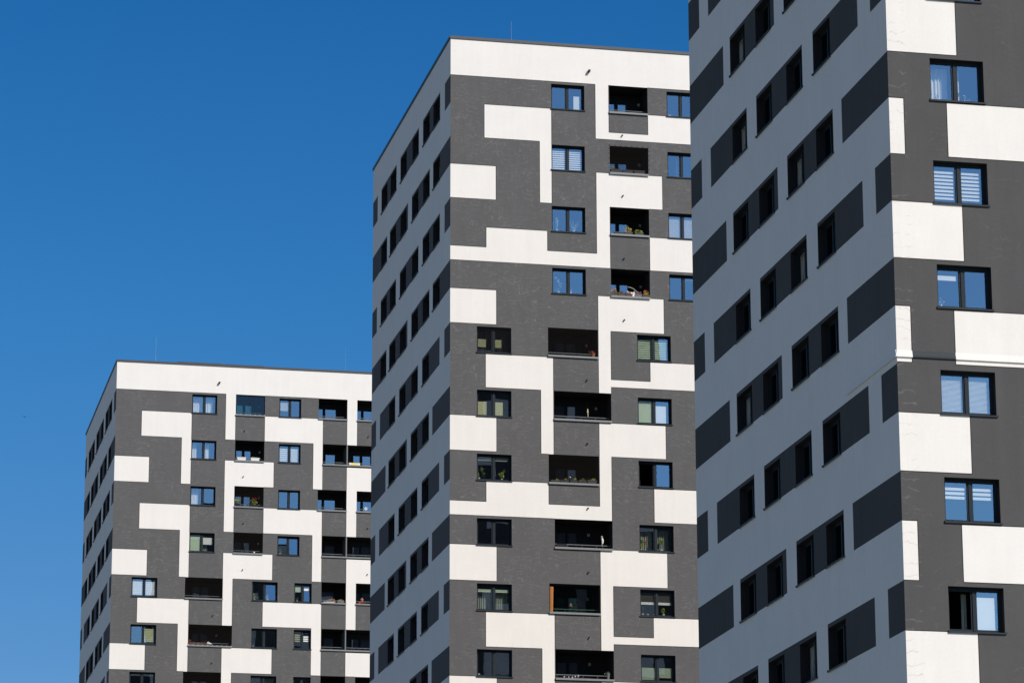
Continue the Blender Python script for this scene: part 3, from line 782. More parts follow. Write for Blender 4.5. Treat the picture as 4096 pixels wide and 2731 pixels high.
# drip ledge where the thicker upper insulation ends
bm = bmesh.new()
zl = zk(10.93)
prof = [(0, .16), (-.035, .02), (-.035, 0), (-.045, -.004), (-.045, -.03), (0, -.03)]
def sweep(bm, pts_fn, a, b):
    A = [bm.verts.new(pts_fn(a, y, z)) for y, z in prof]; B = [bm.verts.new(pts_fn(b, y, z)) for y, z in prof]
    n = len(prof)
    for i in range(n): bm.faces.new((A[i], B[i], B[(i + 1) % n], A[(i + 1) % n]))
    bm.faces.new(A[::-1]); bm.faces.new(B)
sweep(bm, lambda s, y, z: (s, y - .002, z), -.035, .41)
sweep(bm, lambda s, y, z: (s, y - .002, z), 1.57, W)
sweep(bm, lambda s, y, z: (y - .002, s, z), -.035, 4.15)
bmesh.ops.recalc_face_normals(bm, faces=bm.faces)
obj('drip_ledge', bm, M_WHITE, RT, (0, 0, zl))
bm = bmesh.new()
sweep(bm, lambda s, y, z: (s, y - .002, z), .41, 1.57)
bmesh.ops.recalc_face_normals(bm, faces=bm.faces)
obj('drip_ledge', bm, M_SILL, RT, (0, 0, zl))

# ------------------------------------------------------------------ plants and small things
def leaves(bm, cx, cy, cz, rx_, ry_, rz_, n, size, mi=0, up=0.0):
    for _ in range(n):
        while True:
            p = Vector((random.uniform(-1, 1), random.uniform(-1, 1), random.uniform(-1, 1)))
            if p.length < 1: break
        c = Vector((cx + p.x * rx_, cy + p.y * ry_, cz + p.z * rz_))
        s = size * random.uniform(.6, 1.3)
        d = Vector((random.uniform(-1, 1), random.uniform(-1, 1), random.uniform(-1, 1) + up)).normalized()
        q = d.orthogonal().normalized(); q = (Matrix.Rotation(random.random() * 6.28, 3, d) @ q)
        a, b = d * s, q * s * .45
        quad(bm, [c - a, c - b, c + a, c + b], mi)

def stems(bm, x0, x1, y, z0, h, n, mi=0, lean=.06, r=.004):
    for i in range(n):
        x = random.uniform(x0, x1); hh = h * random.uniform(.6, 1)
        tube(bm, (x, y + random.uniform(-.03, .03), z0), (x + random.uniform(-lean, lean), y + random.uniform(-.04, .04), z0 + hh), r, r * .5, n=4, mi=mi)

def planter(tname, tx, ty, x, k, label, w=.36, h=.15, mat=None, plant=None, y=.07, dz=0.02, cat='planter', group='balcony planters'):
    z = zk(k + LB) + dz
    t = thing('planter', label, cat, (tx + x, ty + y, z), group)
    bm = bmesh.new(); d = .15
    lo = [(-w / 2 * .93, -d / 2 * .85), (w / 2 * .93, -d / 2 * .85), (w / 2 * .93, d / 2 * .85), (-w / 2 * .93, d / 2 * .85)]
    hi = [(-w / 2, -d / 2), (w / 2, -d / 2), (w / 2, d / 2), (-w / 2, d / 2)]
    A = [bm.verts.new((a, b, 0)) for a, b in lo]; B = [bm.verts.new((a, b, h)) for a, b in hi]
    for i in range(4): bm.faces.new((A[i], A[(i + 1) % 4], B[(i + 1) % 4], B[i]))
    bm.faces.new(A[::-1])
    box(bm, -w / 2 - .012, w / 2 + .012, -d / 2 - .012, -d / 2, h - .03, h + .004)
    obj('box', bm, mat or M_BOXG, t)
    bm = bmesh.new(); quad(bm, [(-w / 2, -d / 2, h - .02), (w / 2, -d / 2, h - .02), (w / 2, d / 2, h - .02), (-w / 2, d / 2, h - .02)])
    obj('soil', bm, M_SOIL, t)
    if plant:
        bm = bmesh.new(); plant(bm, w, h)
        obj('plant', bm, plant.mats, t)
    return t

def mk(mats, *clusters, st=None):
    def f(bm, w, h):
        if st: stems(bm, -w * .42, w * .42, 0, h - .02, st[0], st[1], st[2])
        for (fx, fz, rx_, rz_, n, s, mi) in clusters: leaves(bm, fx * w, 0, h + fz, rx_, .07, rz_, n, s, mi, .4)
    f.mats = mats
    return f

# middle tower, storey 2 (behind the net)
mt = (mx, my)
P_none = None
p_tuft = mk([M_LEAFY, M_LEAF], (-.3, .10, .07, .10, 16, .05, 0), (-.25, .05, .1, .05, 12, .04, 1))
planter('M', mx, my, 7.42, 2, 'dark planter with a yellow tuft, leftmost of three behind the net under the top loggia', .5, .17, M_BOXG, p_tuft, y=.12)
planter('M', mx, my, 7.95, 2, 'empty dark planter in the middle of three behind the net under the top loggia', .48, .16, M_BOXG, y=.12)
planter('M', mx, my, 8.48, 2, 'empty dark planter, rightmost of three behind the net under the top loggia', .48, .16, M_BOXG, y=.12)
# storey 3
planter('M', mx, my, 7.50, 3, 'empty grey planter left of two planted ones on the loggia without a rail', .40, .09)
planter('M', mx, my, 7.93, 3, 'grey planter with tall bare yellow succulents, between an empty and a leafy one', .38, .10,
        plant=mk([M_LEAFY, M_DRY], (-.35, .17, .06, .06, 14, .035, 0), (-.05, .22, .05, .10, 26, .032, 0), (.25, .14, .08, .08, 26, .03, 0), (0, .05, .16, .06, 26, .03, 1), st=(.26, 14, 1)))
planter('M', mx, my, 8.42, 3, 'grey planter with a low bright green bush at the right end of the parapet', .38, .10,
        plant=mk([M_LEAF, M_LEAFY, M_FLO], (0, .08, .2, .07, 60, .045, 0), (-.1, .10, .2, .08, 40, .04, 1), (.3, .07, .03, .03, 5, .03, 2)))
# storey 4: flowering boxes
F4 = [(7.27, 'flower box with orange blooms, leftmost of the five beside the folding chair', (M_LEAF, M_FLO), .20),
      (7.60, 'low flower box with small brown blooms, second from left beside the folding chair', (M_LEAFY, M_DRYR), .10),
      (7.92, 'flower box with dark red blooms just left of the folding chair', (M_LEAFD, M_FLR), .10),
      (8.35, 'pale grey flower box with pink blooms in front of the folding chair', (M_LEAF, M_FLP), .12),
      (8.70, 'flower box with tall orange leaves, rightmost of the five beside the folding chair', (M_LEAFY, M_FLO), .20)]
for x, lb, (ma, mb), hh in F4:
    planter('M', mx, my, x, 4, lb, .31, .11, M_BOXB if x != 8.35 else M_RAIL, mk([ma, mb], (0, hh * .3, .16, hh * .5, 40, .04, 0), (0, hh * .7, .14, hh * .5, 34, .035, 1)))
# folding chair with pale fabric on storey 4
t = thing('folding_chair', 'folding chair with white fabric and a dark curved hood behind a row of flower boxes', 'chair', (mx + 8.05, my + .55, zk(4 + LB) - 1.05))
bm = bmesh.new()
for xx in (-.12, .17): tube(bm, (xx - .10, -.16, 1.0), (xx + .09, .05, 1.47), .02)
tube(bm, (-.2, -.1, 0), (-.2, .1, 1.05), .015); tube(bm, (.3, -.1, 0), (.3, .1, 1.05), .015)
obj('arm', bm, M_CLOTH, t)
bm = bmesh.new()
quad(bm, [(-.18, -.12, 1.0), (.34, -.12, 1.0), (.28, .10, 1.44), (-.03, .10, 1.46)]); quad(bm, [(-.2, -.15, .5), (.32, -.15, .5), (.34, -.12, 1.0), (-.18, -.12, 1.0)])
obj('seat_fabric', bm, M_CURT, t)
bm = bmesh.new(); prev = None
for i in range(9):
    a = i / 8 * 1.4
    p = (.02 + .52 * math.sin(a), .2, 1.12 + .58 * math.cos(a))
    if prev: tube(bm, prev, p, .02)
    prev = p
obj('hood', bm, M_CURTG, t)
# storey 5: terracotta pot
def pot(tx, ty, x, k, label, mat, r=.08, h=.15, plant=None, dz=.02, y=.08, name='plant_pot'):
    t = thing(name, label, 'plant pot', (tx + x, ty + y, zk(k + LB) + dz))
    bm = bmesh.new(); tube(bm, (0, 0, 0), (0, 0, h), r * .7, r, n=16); tube(bm, (0, 0, h * .8), (0, 0, h + .01), r * 1.1, r * 1.12, n=16)
    obj('pot', bm, mat, t)
    if plant: bm = bmesh.new(); plant(bm, r * 2, h); obj('plant', bm, plant.mats, t)
    return t
pot(mx, my, 6.33, 5, 'terracotta pot with a dried plant at the right end of the netted loggia', M_TERRA, .085, .17, mk([M_DRYR, M_TERRA], (-.3, .07, .14, .07, 40, .04, 0), st=(.18, 10, 0)), y=.14)
# storey 6: hanging decoration
t = thing('hanging_ornament', 'slim hanging ornament with a yellow top in the open loggia with the bright rail', 'ornament', (mx + 6.15, my + .5, zk(6) - .66))
bm = bmesh.new(); tube(bm, (0, 0, 0), (0, 0, .66), .003, n=4); obj('cord', bm, M_NET, t)
bm = bmesh.new(); tube(bm, (0, 0, -.12), (0, 0, .05), .04, .02, n=8); tube(bm, (.02, 0, -.30), (0, 0, -.12), .015, .025, n=8); obj('body', bm, M_BLINDY, t)
# storey 7: five planters behind the net
S7 = [(4.62, .42, 'short', (M_LEAFY, M_LEAF), .05, 14, 'dark planter with a pale creeping plant, leftmost of five behind the net'),
      (5.02, .36, '', (M_DRY, M_LEAF), .10, 30, 'dark planter with rusty stalks, second from the left of five behind the net'),
      (5.41, .36, '', (M_LEAFY, M_LEAF), .14, 30, 'dark planter with yellow green sprigs, middle one of five behind the net'),
      (5.81, .36, '', (M_LEAF, M_DRY), .14, 40, 'planter with thin green and orange grasses, fourth of five behind the net'),
      (6.22, .40, '', (M_LEAFY, M_LEAF), .12, 24, 'taller planter with a leafy sprig, rightmost of five behind the net')]
for i, (x, w_, _, (ma, mb), hh, n, lb) in enumerate(S7):
    planter('M', mx, my, x, 7, lb, w_, .10 if i < 4 else .16, M_BOXG, mk([ma, mb], (.15, hh * .5, .10, hh * .6, n, .035, 0), (-.1, hh * .4, .14, hh * .5, n // 2, .03, 1), st=(hh, 6, 1)), y=.13)
t = thing('garden_figure', 'small dark figure with a white ball on top among the planters behind the net', 'figure', (mx + 5.24, my + .02, zk(7 + LB) + .02))
bm = bmesh.new(); tube(bm, (0, 0, 0), (0, 0, .22), .045, .02, n=10); obj('body', bm, M_BLACKCL, t)
bm = bmesh.new(); bmesh.ops.create_uvsphere(bm, u_segments=10, v_segments=8, radius=.026); obj('ball', bm, M_FLW, t, (0, 0, .245))
# storey 8: black and white bird scarer, cloth on rail
t = thing('bird_figure', 'black and white bird shaped figure hanging at the right end of the black loggia', 'figure', (mx + 6.70, my + .38, zk(8 + LB) + .22))
bm = bmesh.new()
ring = [(0, .0, .02), (.02, .035, .08), (.03, .05, .18), (.02, .055, .26), (.01, .04, .31), (0, .045, .36), (0, .03, .41), (0, .004, .43)]
prevr = None
for cx_, r, z in ring:
    cur = [bm.verts.new((cx_ + r * math.cos(t_), r * .8 * math.sin(t_), z)) for t_ in [i * math.pi / 5 for i in range(10)]] if r > 0 else None
    if cur and prevr:
        for i in range(10):
            f = bm.faces.new((prevr[i], prevr[(i + 1) % 10], cur[(i + 1) % 10], cur[i])); f.material_index = 1 if z < .1 or z > .33 else (0 if i % 3 else 1)
    if cur: prevr = cur
obj('body', bm, [M_FLW, M_CURTG], t)
bm = bmesh.new(); quad(bm, [(-.02, 0, .06), (.02, 0, .06), (.06, .01, -.10), (.02, .01, -.08)]); obj('tail', bm, M_CURTG, t)
t = thing('dark_cloth', 'dark cloth folded over the rail at the left end of the black loggia', 'cloth', (mx + 4.92, my + .33, zk(8 + LB) + .20))
def drape(bm, w, h, mi=0):
    n = 14
    for side in (-1, 1):
        for i in range(n):
            xa, xb = -w / 2 + w * i / n, -w / 2 + w * (i + 1) / n
            ya, yb = side * (.024 + .006 * math.sin(i * 1.7)), side * (.024 + .006 * math.sin((i + 1) * 1.7))
            quad(bm, [(xa, ya, -h * (1 + .05 * math.sin(i))), (xb, yb, -h * (1 + .05 * math.sin(i + 1))), (xb, side * .02, .02), (xa, side * .02, .02)], mi)
    quad(bm, [(-w / 2, -.02, .02), (w / 2, -.02, .02), (w / 2, .02, .022), (-w / 2, .02, .022)], mi)
bm = bmesh.new(); drape(bm, .44, .12); obj('cloth', bm, M_BLACKCL, t)
# storey 9: orange curtain, window ornament
bm = bmesh.new(); n = 26
pts = [(.16 * i / n, .03 * math.sin(i * 1.05)) for i in range(n + 1)]
for (xa, ya), (xb, yb) in zip(pts, pts[1:]):
    quad(bm, [(xa * .85, ya, 0), (xb * .85, yb, 0), (xb, yb, 1.08), (xa, ya, 1.08)])
tag(obj('orange_curtain', bm, M_ORANGE, None, (mx + 4.34, my + .11, zk(9 + LB) + .03)), 'orange pleated curtain drawn to the left edge of a glazed loggia', 'curtain')
t = thing('window_ornament', 'small blue, orange and yellow ornament stuck to the dark loggia glazing', 'ornament', (mx + 5.30, my + .28, zk(9 + LB) + .40))
bm = bmesh.new(); leaves(bm, -.02, 0, -.04, .025, .008, .05, 10, .03, 0); obj('lower_left', bm, M_FLO, t)
bm = bmesh.new(); leaves(bm, .03, 0, -.05, .02, .008, .03, 8, .028, 0); obj('lower_right', bm, M_YELLOW, t)
bm = bmesh.new(); leaves(bm, 0, 0, .03, .02, .008, .03, 8, .022, 0); obj('upper', bm, M_CURT, t)
# storey 10: white paper decorations and flower pot
spec10 = [(4.93, .04, .05, 'small white paper ornament, first from the left on the rail of the lowest middle loggia'),
          (5.13, .03, .05, 'small white paper ornament, second from the left on the rail of the lowest middle loggia'),
          (5.30, .08, .03, 'flat white crumpled ornament, third from the left on the rail of the lowest middle loggia'),
          (5.42, .05, .08, 'white rectangular ornament, fourth from the left on the rail of the lowest middle loggia'),
          (5.54, .06, .12, 'biggest white winged ornament, rightmost on the rail of the lowest middle loggia')]
for x, a, b, lb in spec10:
    bm = bmesh.new(); leaves(bm, 0, 0, b * .6, a * .6, .01, b * .7, 14, .03, 0)
    tag(obj('paper_ornament', bm, M_FLW, None, (mx + x, my + .05, zk(10 + LB) + .04)), lb, 'ornament', 'white ornaments on the lowest middle loggia')
pot(mx, my, 6.84, 10, 'tall grey pot with a small flowering plant on the lowest loggia of the middle tower', M_RAIL, .075, .24, mk([M_LEAF, M_FLR, M_FLW], (-.1, .04, .08, .05, 30, .03, 0), (-.8, .07, .02, .05, 6, .025, 1), (-.9, .02, .02, .02, 3, .02, 2)), name='flower_pot')

# left tower items
planter('L', lx, ly, 7.55, 2, 'white planter with dried stalks, left of two on the far tower loggia', .52, .17, M_BOXW, mk([M_DRY], (0, .03, .2, .03, 26, .035, 0)), y=.05)
planter('L', lx, ly, 8.36, 2, 'white planter with greenish stalks, right of two on the far tower loggia', .52, .17, M_BOXW, mk([M_LEAFY], (0, .03, .2, .03, 26, .035, 0)), y=.05)
planter('L', lx, ly, 7.36, 3, 'flower box with a round light green bush and pink blooms beside the red geraniums', .36, .13, M_BLACKCL, mk([M_LEAFY, M_LEAF, M_FLR], (0, .22, .21, .12, 90, .05, 0), (.1, .12, .2, .12, 50, .05, 1), (.5, .36, .16, .05, 8, .035, 2)), y=.08)
planter('L', lx, ly, 8.32, 3, 'flower box with a tall bush of red geraniums on the far tower', .5, .13, M_BLACKCL, mk([M_LEAF, M_LEAFY, M_FLR], (-.1, .2, .24, .16, 80, .05, 0), (.1, .12, .24, .12, 50, .045, 1), (0, .34, .26, .12, 36, .04, 2)), y=.08)
planter('L', lx, ly, 4.80, 6, 'brown planter with a rusty round plant, leftmost on the wide far tower loggia', .46, .10, M_BOXB, mk([M_DRYR], (-.25, .13, .09, .11, 60, .04, 0), (.3, .06, .1, .05, 20, .03, 0)), y=.06)
planter('L', lx, ly, 5.27, 6, 'brown planter with low dry growth, middle one on the wide far tower loggia', .46, .09, M_BOXB, mk([M_DRY, M_DRYR], (0, .03, .18, .03, 26, .03, 0), (.3, .05, .06, .05, 14, .03, 1)), y=.06)
planter('L', lx, ly, 5.74, 6, 'grey planter with a small rusty tuft beside the folded white sheet', .46, .08, M_BOXG, mk([M_DRYR], (-.3, .10, .07, .08, 30, .035, 0)), y=.06)
bm = bmesh.new()
quad(bm, [(0, 0, 0), (.34, 0, -.02), (.28, .02, .02), (.07, .02, .14)]); quad(bm, [(0, 0, 0), (.07, .02, .14), (.28, .02, .02), (.34, .03, -.02)])
tag(obj('white_sheet', bm, M_CLOTH, None, (lx + 5.68, ly + .0, zk(6 + LB) + .12)), 'folded white sheet leaning on a planter of the wide far tower loggia', 'sheet')
# yellow and white towel on the rail
t = thing('towel', 'yellow towel with white edges hung over a loggia rail of the far tower', 'towel', (lx + 14.42, ly + .30, zk(2 + LB) + .20))
bm = bmesh.new(); drape(bm, .44, .13); obj('yellow_cloth', bm, M_YELLOW, t)
for s in (-1, 1):
    bm = bmesh.new(); drape(bm, .11, .13); obj('white_edge', bm, M_CLOTH, t, (s * .276, 0, 0))
bm = bmesh.new(); leaves(bm, 0, 0, 0, .05, .02, .05, 30, .03, 0)
tag(obj('red_flower_bunch', bm, M_FLR, None, (lx + 14.03, ly + .08, zk(2 + LB) + .12)), 'small bunch of red flowers between the divider and the yellow towel', 'flowers')
# pinwheel
t = thing('pinwheel', 'white pinwheel shaped ornament on the rail at the right edge of the far tower', 'ornament', (lx + 15.13, ly + .25, zk(3 + LB) + .24))
bm = bmesh.new()
for i in range(7):
    a = i * 6.283 / 7; quad(bm, [(0, 0, 0), (.09 * math.cos(a - .25), .0, .09 * math.sin(a - .25)), (.12 * math.cos(a), -.01, .12 * math.sin(a)), (.09 * math.cos(a + .25), .0, .09 * math.sin(a + .25))])
obj('petals', bm, M_FLW, t)
bm = bmesh.new(); tube(bm, (0, .005, -.24), (0, .005, 0), .006); obj('stick', bm, M_RAIL, t)
# storey 4 small white ball
bm = bmesh.new(); bmesh.ops.create_uvsphere(bm, u_segments=12, v_segments=8, radius=.05)
tag(obj('white_ball', bm, M_FLW, None, (lx + 8.40, ly + .02, zk(4 + LB) + .06)), 'small white ball on the parapet of a netted far tower loggia', 'ball')
# storey 5 right: dried planters
planter('L', lx, ly, 13.02, 5, 'pale planter with feathery dried stalks, left of two behind the thin white roll', .55, .09, M_RAIL, mk([M_DRY, M_FLO], (0, .06, .24, .06, 60, .045, 0), (.2, .1, .12, .05, 30, .04, 1)), y=.05)
planter('L', lx, ly, 13.62, 5, 'pale planter with straw coloured stalks, right of two beside the thin white roll', .40, .09, M_RAIL, mk([M_DRY, M_BLINDY], (0, .05, .18, .06, 50, .045, 0), (0, .08, .12, .05, 20, .04, 1)), y=.05)
bm = bmesh.new(); tube(bm, (0, 0, 0), (.68, 0, -.0), .018); 
tag(obj('rolled_paper', bm, M_CLOTH, None, (lx + 12.58, ly - .05, zk(5 + LB) + .03)), 'thin white roll lying in front of the dried plants on the parapet', 'roll')
planter('L', lx, ly, 15.0, 5, 'planter with a cluster of red flowers in front of the person', .30, .07, M_BLACKCL, mk([M_FLR], (0, .05, .13, .07, 50, .035, 0)), y=.12)

# person on the shaded loggia (storey 5): bust above the parapet, standing on the loggia floor
def person():
    base = Vector((lx + 15.02, ly + .78, zk(5) - 2.41))
    J = {'pelvis': (0, 0, .92, .13), 'waist': (0, 0, 1.08, .12), 'chest': (0, -.01, 1.28, .145), 'neck0': (0, -.01, 1.43, .07), 'neck': (0, -.02, 1.49, .052), 'head': (0, -.035, 1.58, .078), 'crown': (0, -.03, 1.67, .068),
         'shL': (-.16, -.01, 1.38, .062), 'elL': (-.23, -.06, 1.12, .042), 'wrL': (-.13, -.26, 1.06, .03), 'shR': (.16, -.01, 1.38, .062), 'elR': (.23, -.06, 1.12, .042), 'wrR': (.13, -.26, 1.06, .03),
         'hipL': (-.09, 0, .86, .095), 'knL': (-.10, -.02, .48, .06), 'anL': (-.10, 0, .09, .04), 'toL': (-.11, -.15, .03, .032), 'hipR': (.09, 0, .86, .095), 'knR': (.10, -.02, .48, .06), 'anR': (.10, 0, .09, .04), 'toR': (.11, -.15, .03, .032),
         'hdL': (-.11, -.31, 1.06, .026), 'hdR': (.11, -.31, 1.06, .026)}
    E = [('pelvis', 'waist'), ('waist', 'chest'), ('chest', 'neck0'), ('neck0', 'neck'), ('neck', 'head'), ('head', 'crown')]
    for s in 'LR': E += [('chest', 'sh' + s), ('sh' + s, 'el' + s), ('el' + s, 'wr' + s), ('wr' + s, 'hd' + s), ('pelvis', 'hip' + s), ('hip' + s, 'kn' + s), ('kn' + s, 'an' + s), ('an' + s, 'to' + s)]
    # five fingers per hand
    for s, sg in (('L', 1), ('R', -1)):
        hx, hy, hz, _ = J['hd' + s]
        for i, (dx, ln) in enumerate(((-.028, .05), (-.010, .062), (.009, .058), (.027, .045))):
            J[f'f{s}{i}a'] = (hx + dx, hy - .025, hz + .003, .008); J[f'f{s}{i}b'] = (hx + dx, hy - .025 - ln * .6, hz - .015, .007); J[f'f{s}{i}c'] = (hx + dx, hy - .03 - ln * .8, hz - .035, .006)
            E += [('hd' + s, f'f{s}{i}a'), (f'f{s}{i}a', f'f{s}{i}b'), (f'f{s}{i}b', f'f{s}{i}c')]
        J[f't{s}a'] = (hx + sg * .035, hy + .01, hz, .009); J[f't{s}b'] = (hx + sg * .05, hy - .03, hz - .01, .007)
        E += [('hd' + s, f't{s}a'), (f't{s}a', f't{s}b')]
    names = list(J); me = bpy.data.meshes.new('person')
    me.from_pydata([J[n][:3] for n in names], [(names.index(a), names.index(b)) for a, b in E], [])
    o = bpy.data.objects.new('person', me); COL.objects.link(o); o.location = base
    tag(o, 'person in a dark red top standing in a shaded loggia behind red flowers', 'person')
    me.materials.append(M_SKIN)
    md = o.modifiers.new('skin', 'SKIN')
    for i, n in enumerate(names): me.skin_vertices[0].data[i].radius = (J[n][3], J[n][3] * (.75 if n in ('chest', 'waist', 'pelvis') else 1)); me.skin_vertices[0].data[i].use_root = (i == 0)
    o.modifiers.new('sub', 'SUBSURF').levels = 2; o.modifiers['sub'].render_levels = 2
    # face
    bm = bmesh.new()
    tube(bm, (0, -.105, 1.575), (0, -.132, 1.545), .008, .014, n=8)
    obj('nose', bm, M_SKIN, o)
    for sx_ in (-1, 1):
        bm = bmesh.new(); bmesh.ops.create_uvsphere(bm, u_segments=8, v_segments=6, radius=.011); obj('eye', bm, M_HAIR, o, (sx_ * .03, -.104, 1.592))
        bm = bmesh.new(); bmesh.ops.create_uvsphere(bm, u_segments=8, v_segments=6, radius=.024); obj('ear', bm, M_SKIN, o, (sx_ * .078, -.03, 1.575))
    bm = bmesh.new(); box(bm, -.022, .022, -.112, -.10, 1.515, 1.522); obj('mouth', bm, M_RED, o)
    bm = bmesh.new(); bmesh.ops.create_uvsphere(bm, u_segments=16, v_segments=12, radius=.093)
    for v in bm.verts:
        v.co = Vector((v.co.x * .95, v.co.y * 1.05, v.co.z * 1.1))
        if v.co.y < -.03 and v.co.z < .045: v.co.y = -.03
    obj('hair', bm, M_HAIR, o, (0, -.012, 1.635))
    bm = bmesh.new(); prevr = None
    for z, ra, rb, cy in ((.86, .19, .14, 0), (1.05, .165, .125, 0), (1.25, .19, .135, -.01), (1.38, .20, .115, -.01), (1.44, .12, .09, -.015), (1.46, .07, .065, -.02)):
        cur = [bm.verts.new((ra * math.cos(a), cy + rb * math.sin(a), z)) for a in [i * math.pi / 10 for i in range(20)]]
        if prevr:
            for i in range(20): bm.faces.new((prevr[i], prevr[(i + 1) % 20], cur[(i + 1) % 20], cur[i]))
        prevr = cur
    for s in (-1, 1):
        tube(bm, (s * .15, -.01, 1.385), (s * .235, -.06, 1.115), .078, .056, n=12); tube(bm, (s * .235, -.06, 1.125), (s * .14, -.24, 1.06), .056, .042, n=12)
    obj('top', bm, M_RED, o)
person()

# potted plants standing on the inner window boards
def house_plant(tx, ty, x, k, label, mats, clusters, potmat=M_BOXW, pr=.05, st=None, dz=0.0, y=FY + .16):
    t = thing('house_plant', label, 'house plant', (tx + x, ty + y, zk(k + .453) + .10 + dz), 'house plants behind windows')
    bm = bmesh.new(); tube(bm, (0, 0, 0), (0, 0, .08), pr * .8, pr, n=12); obj('pot', bm, potmat, t)
    bm = bmesh.new()
    if st: stems(bm, -pr, pr, 0, .06, st[0], st[1], 0, st[2] if len(st) > 2 else .08)
    for (cx_, cz_, rx_, rz_, n, s, mi) in clusters: leaves(bm, cx_, 0, .08 + cz_, rx_, .05, rz_, n, s, mi, .6)
    obj('foliage', bm, mats, t)
hp = lambda *a, **kk: house_plant(mx, my, *a, **kk)
hp(4.80, 3, 'pale upright feathery plant in a left pane, beside the spiky pale one', [M_LEAFP], [(0, .34, .04, .22, 50, .06, 0)], st=(.5, 8))
hp(5.55, 3, 'tall spiky pale plant fanning out in a blue right pane', [M_LEAFP], [(0, .1, .05, .1, 14, .05, 0)], st=(.55, 16, .22))
hp(4.86, 4, 'pale trailing vine climbing across a blue left pane of the middle tower', [M_LEAFP], [(-.10, .62, .08, .06, 14, .035, 0), (0, .48, .06, .08, 14, .035, 0), (.09, .28, .06, .14, 18, .035, 0), (-.06, .05, .12, .08, 24, .03, 0)], st=(.4, 3))
hp(5.40, 4, 'short spiky plant in the pane right of the pale trailing vine', [M_LEAFP], [(0, .05, .04, .05, 8, .03, 0)], st=(.25, 7, .08))
hp(9.95, 1, 'row of small white pots and sprigs in the top right window of the middle tower', [M_FLW], [(0, .02, .16, .03, 16, .025, 0)])
hp(1.33, 7, 'green bush with a tall sprig in the left pane beside the five planters', [M_LEAF, M_LEAFY], [(-.03, .08, .06, .12, 34, .035, 1), (.14, .38, .08, .09, 30, .045, 0), (.2, .15, .07, .12, 26, .045, 0)], st=(.45, 4))
hp(2.32, 7, 'broad leaved green plant in the right pane beside the five planters', [M_LEAFY, M_LEAF], [(0, .16, .14, .14, 40, .055, 0), (.1, .34, .08, .08, 24, .04, 1), (0, .05, .12, .05, 20, .04, 1)])
hp(1.98, 7, 'small reddish plant at the left edge of the right pane beside the five planters', [M_DRYR], [(0, .06, .05, .07, 30, .03, 0)])
hp(8.42, 8, 'large leaved plant with one orange leaf in the curtained window', [M_LEAF, M_LEAFY, M_FLO], [(-.02, .3, .08, .12, 34, .06, 0), (0, .1, .07, .1, 24, .05, 1), (.15, .3, .05, .09, 22, .055, 2)])
hp(9.30, 8, 'round crowned plant on a thin stem in a white bowl in the curtained window', [M_LEAFY, M_LEAF], [(0, .34, .12, .10, 60, .05, 0), (0, .3, .1, .08, 30, .05, 1)], pr=.08, st=(.25, 2, .01))
hp(8.60, 8, 'low green tuft at the foot of the striped curtain', [M_LEAF], [(.08, .03, .06, .05, 22, .03, 0)], pr=.03)
hp(8.45, 9, 'dark drooping plant with a magenta bloom in the window with the white strip', [M_LEAFD, M_FLP], [(0, .22, .07, .1, 30, .04, 0), (-.07, .0, .02, .02, 5, .02, 1)])
hp(8.66, 9, 'white bowl standing alone in the left pane of the window with the white strip', [M_LEAFD], [(0, 0, .02, .01, 3, .01, 0)], pr=.07, dz=-.03)
hp(9.36, 9, 'yellow green plant in a white bowl, right pane of the window with white strips', [M_LEAFY, M_LEAF], [(0, .14, .10, .11, 44, .05, 0), (0, .1, .1, .06, 20, .045, 1)], pr=.06)
hp(1.32, 10, 'small white square pot in the lower left pane of the bottom middle tower window', [M_LEAFD], [(0, .0, .02, .01, 3, .01, 0)], pr=.055)
hl = lambda *a, **kk: house_plant(lx, ly, *a, **kk)
hl(9.98, 4, 'tall leafy plant filling the left pane of a far tower window', [M_LEAFD, M_LEAF, M_BLINDY], [(-.02, .3, .14, .36, 60, .06, 0), (.02, .12, .1, .1, 26, .05, 1), (.1, .01, .08, .02, 8, .03, 2)])
hl(8.50, 5, 'yellow green plant in the left pane of a far tower window', [M_LEAFY, M_LEAFD], [(-.02, .18, .1, .18, 50, .055, 0), (.15, .1, .15, .08, 34, .05, 1)])
hl(9.28, 5, 'pale plant standing in the right pane of a far tower window', [M_LEAFP], [(0, .14, .1, .15, 40, .045, 0)])
hl(11.05, 5, 'small green plant in the left pane of a narrow far tower window', [M_LEAF], [(0, .1, .1, .09, 34, .045, 0)])
hl(8.47, 6, 'tiny green sprig in the dark lower left window of the far tower', [M_LEAF], [(0, .06, .03, .06, 14, .035, 0)], pr=.03)
hr = lambda *a, **kk: house_plant(rx, ry, *a, **kk)
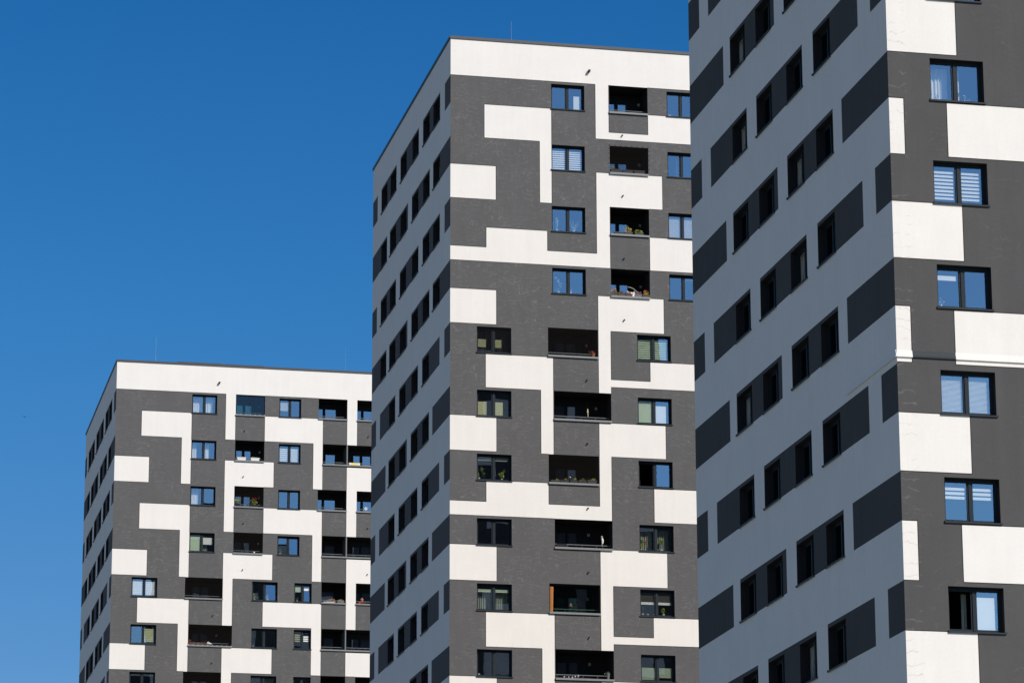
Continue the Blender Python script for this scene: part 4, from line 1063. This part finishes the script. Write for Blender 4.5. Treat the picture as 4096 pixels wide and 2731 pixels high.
hr(1.26, 8, 'white pot at the left edge of the curtained window on the nearest tower', [M_LEAFP], [(.02, .15, .03, .1, 20, .03, 0)], pr=.035)
hr(1.44, 8, 'thin curling sprig in the left pane of the curtained window on the nearest tower', [M_LEAFP, M_LEAFD], [(0, .06, .06, .05, 20, .025, 0)], pr=.02)
hr(2.02, 8, 'bushy green plant in the right pane of the curtained window on the nearest tower', [M_LEAFD, M_LEAFP], [(0, .12, .05, .09, 34, .035, 0), (0, .1, .06, .08, 12, .03, 1)], pr=.03)
hr(2.20, 8, 'bright curled stalks in the right pane of the curtained window on the nearest tower', [M_LEAFP], [(.02, .1, .05, .08, 12, .03, 0), (.08, .0, .1, .02, 12, .03, 0)], pr=.02)
hr(1.36, 10, 'ghostly pale plant low in the plain blue window of the nearest tower', [M_LEAFP], [(0, .08, .1, .1, 26, .03, 0)], pr=.03)

# ------------------------------------------------------------------ bird far away in the sky
bm = bmesh.new()
prevr = None
for x, r in ((-.16, .01), (-.1, .035), (0, .05), (.1, .035), (.17, .02), (.2, .005)):
    cur = [bm.verts.new((x, r * math.cos(a), r * math.sin(a))) for a in [i * math.pi / 4 for i in range(8)]]
    if prevr:
        for i in range(8): bm.faces.new((prevr[i], prevr[(i + 1) % 8], cur[(i + 1) % 8], cur[i]))
    prevr = cur
bird = obj('bird', bm, M_BIRD)
tag(bird, 'tiny dark bird gliding far off in the blue sky left of the towers', 'bird')
bm = bmesh.new()
for s in (-1, 1):
    quad(bm, [(-.05, s * .03, .01), (.07, s * .03, .01), (.03, s * .28, .05), (-.05, s * .25, .05)]); quad(bm, [(-.05, s * .25, .05), (.03, s * .28, .05), (-.04, s * .48, .03), (-.06, s * .46, .03)])
obj('wings', bm, M_BIRD, bird)
px, py, dist = 97.5, 1666.0, 420.0
ray = fwd + r2 * ((px - 2048) / 13927.9) + d2 * ((py - 1365.5) / 13927.9)
bird.location = Vector((0, 0, CAM_Z)) + ray * dist
bird.rotation_euler = (0.15, 0, 1.2)
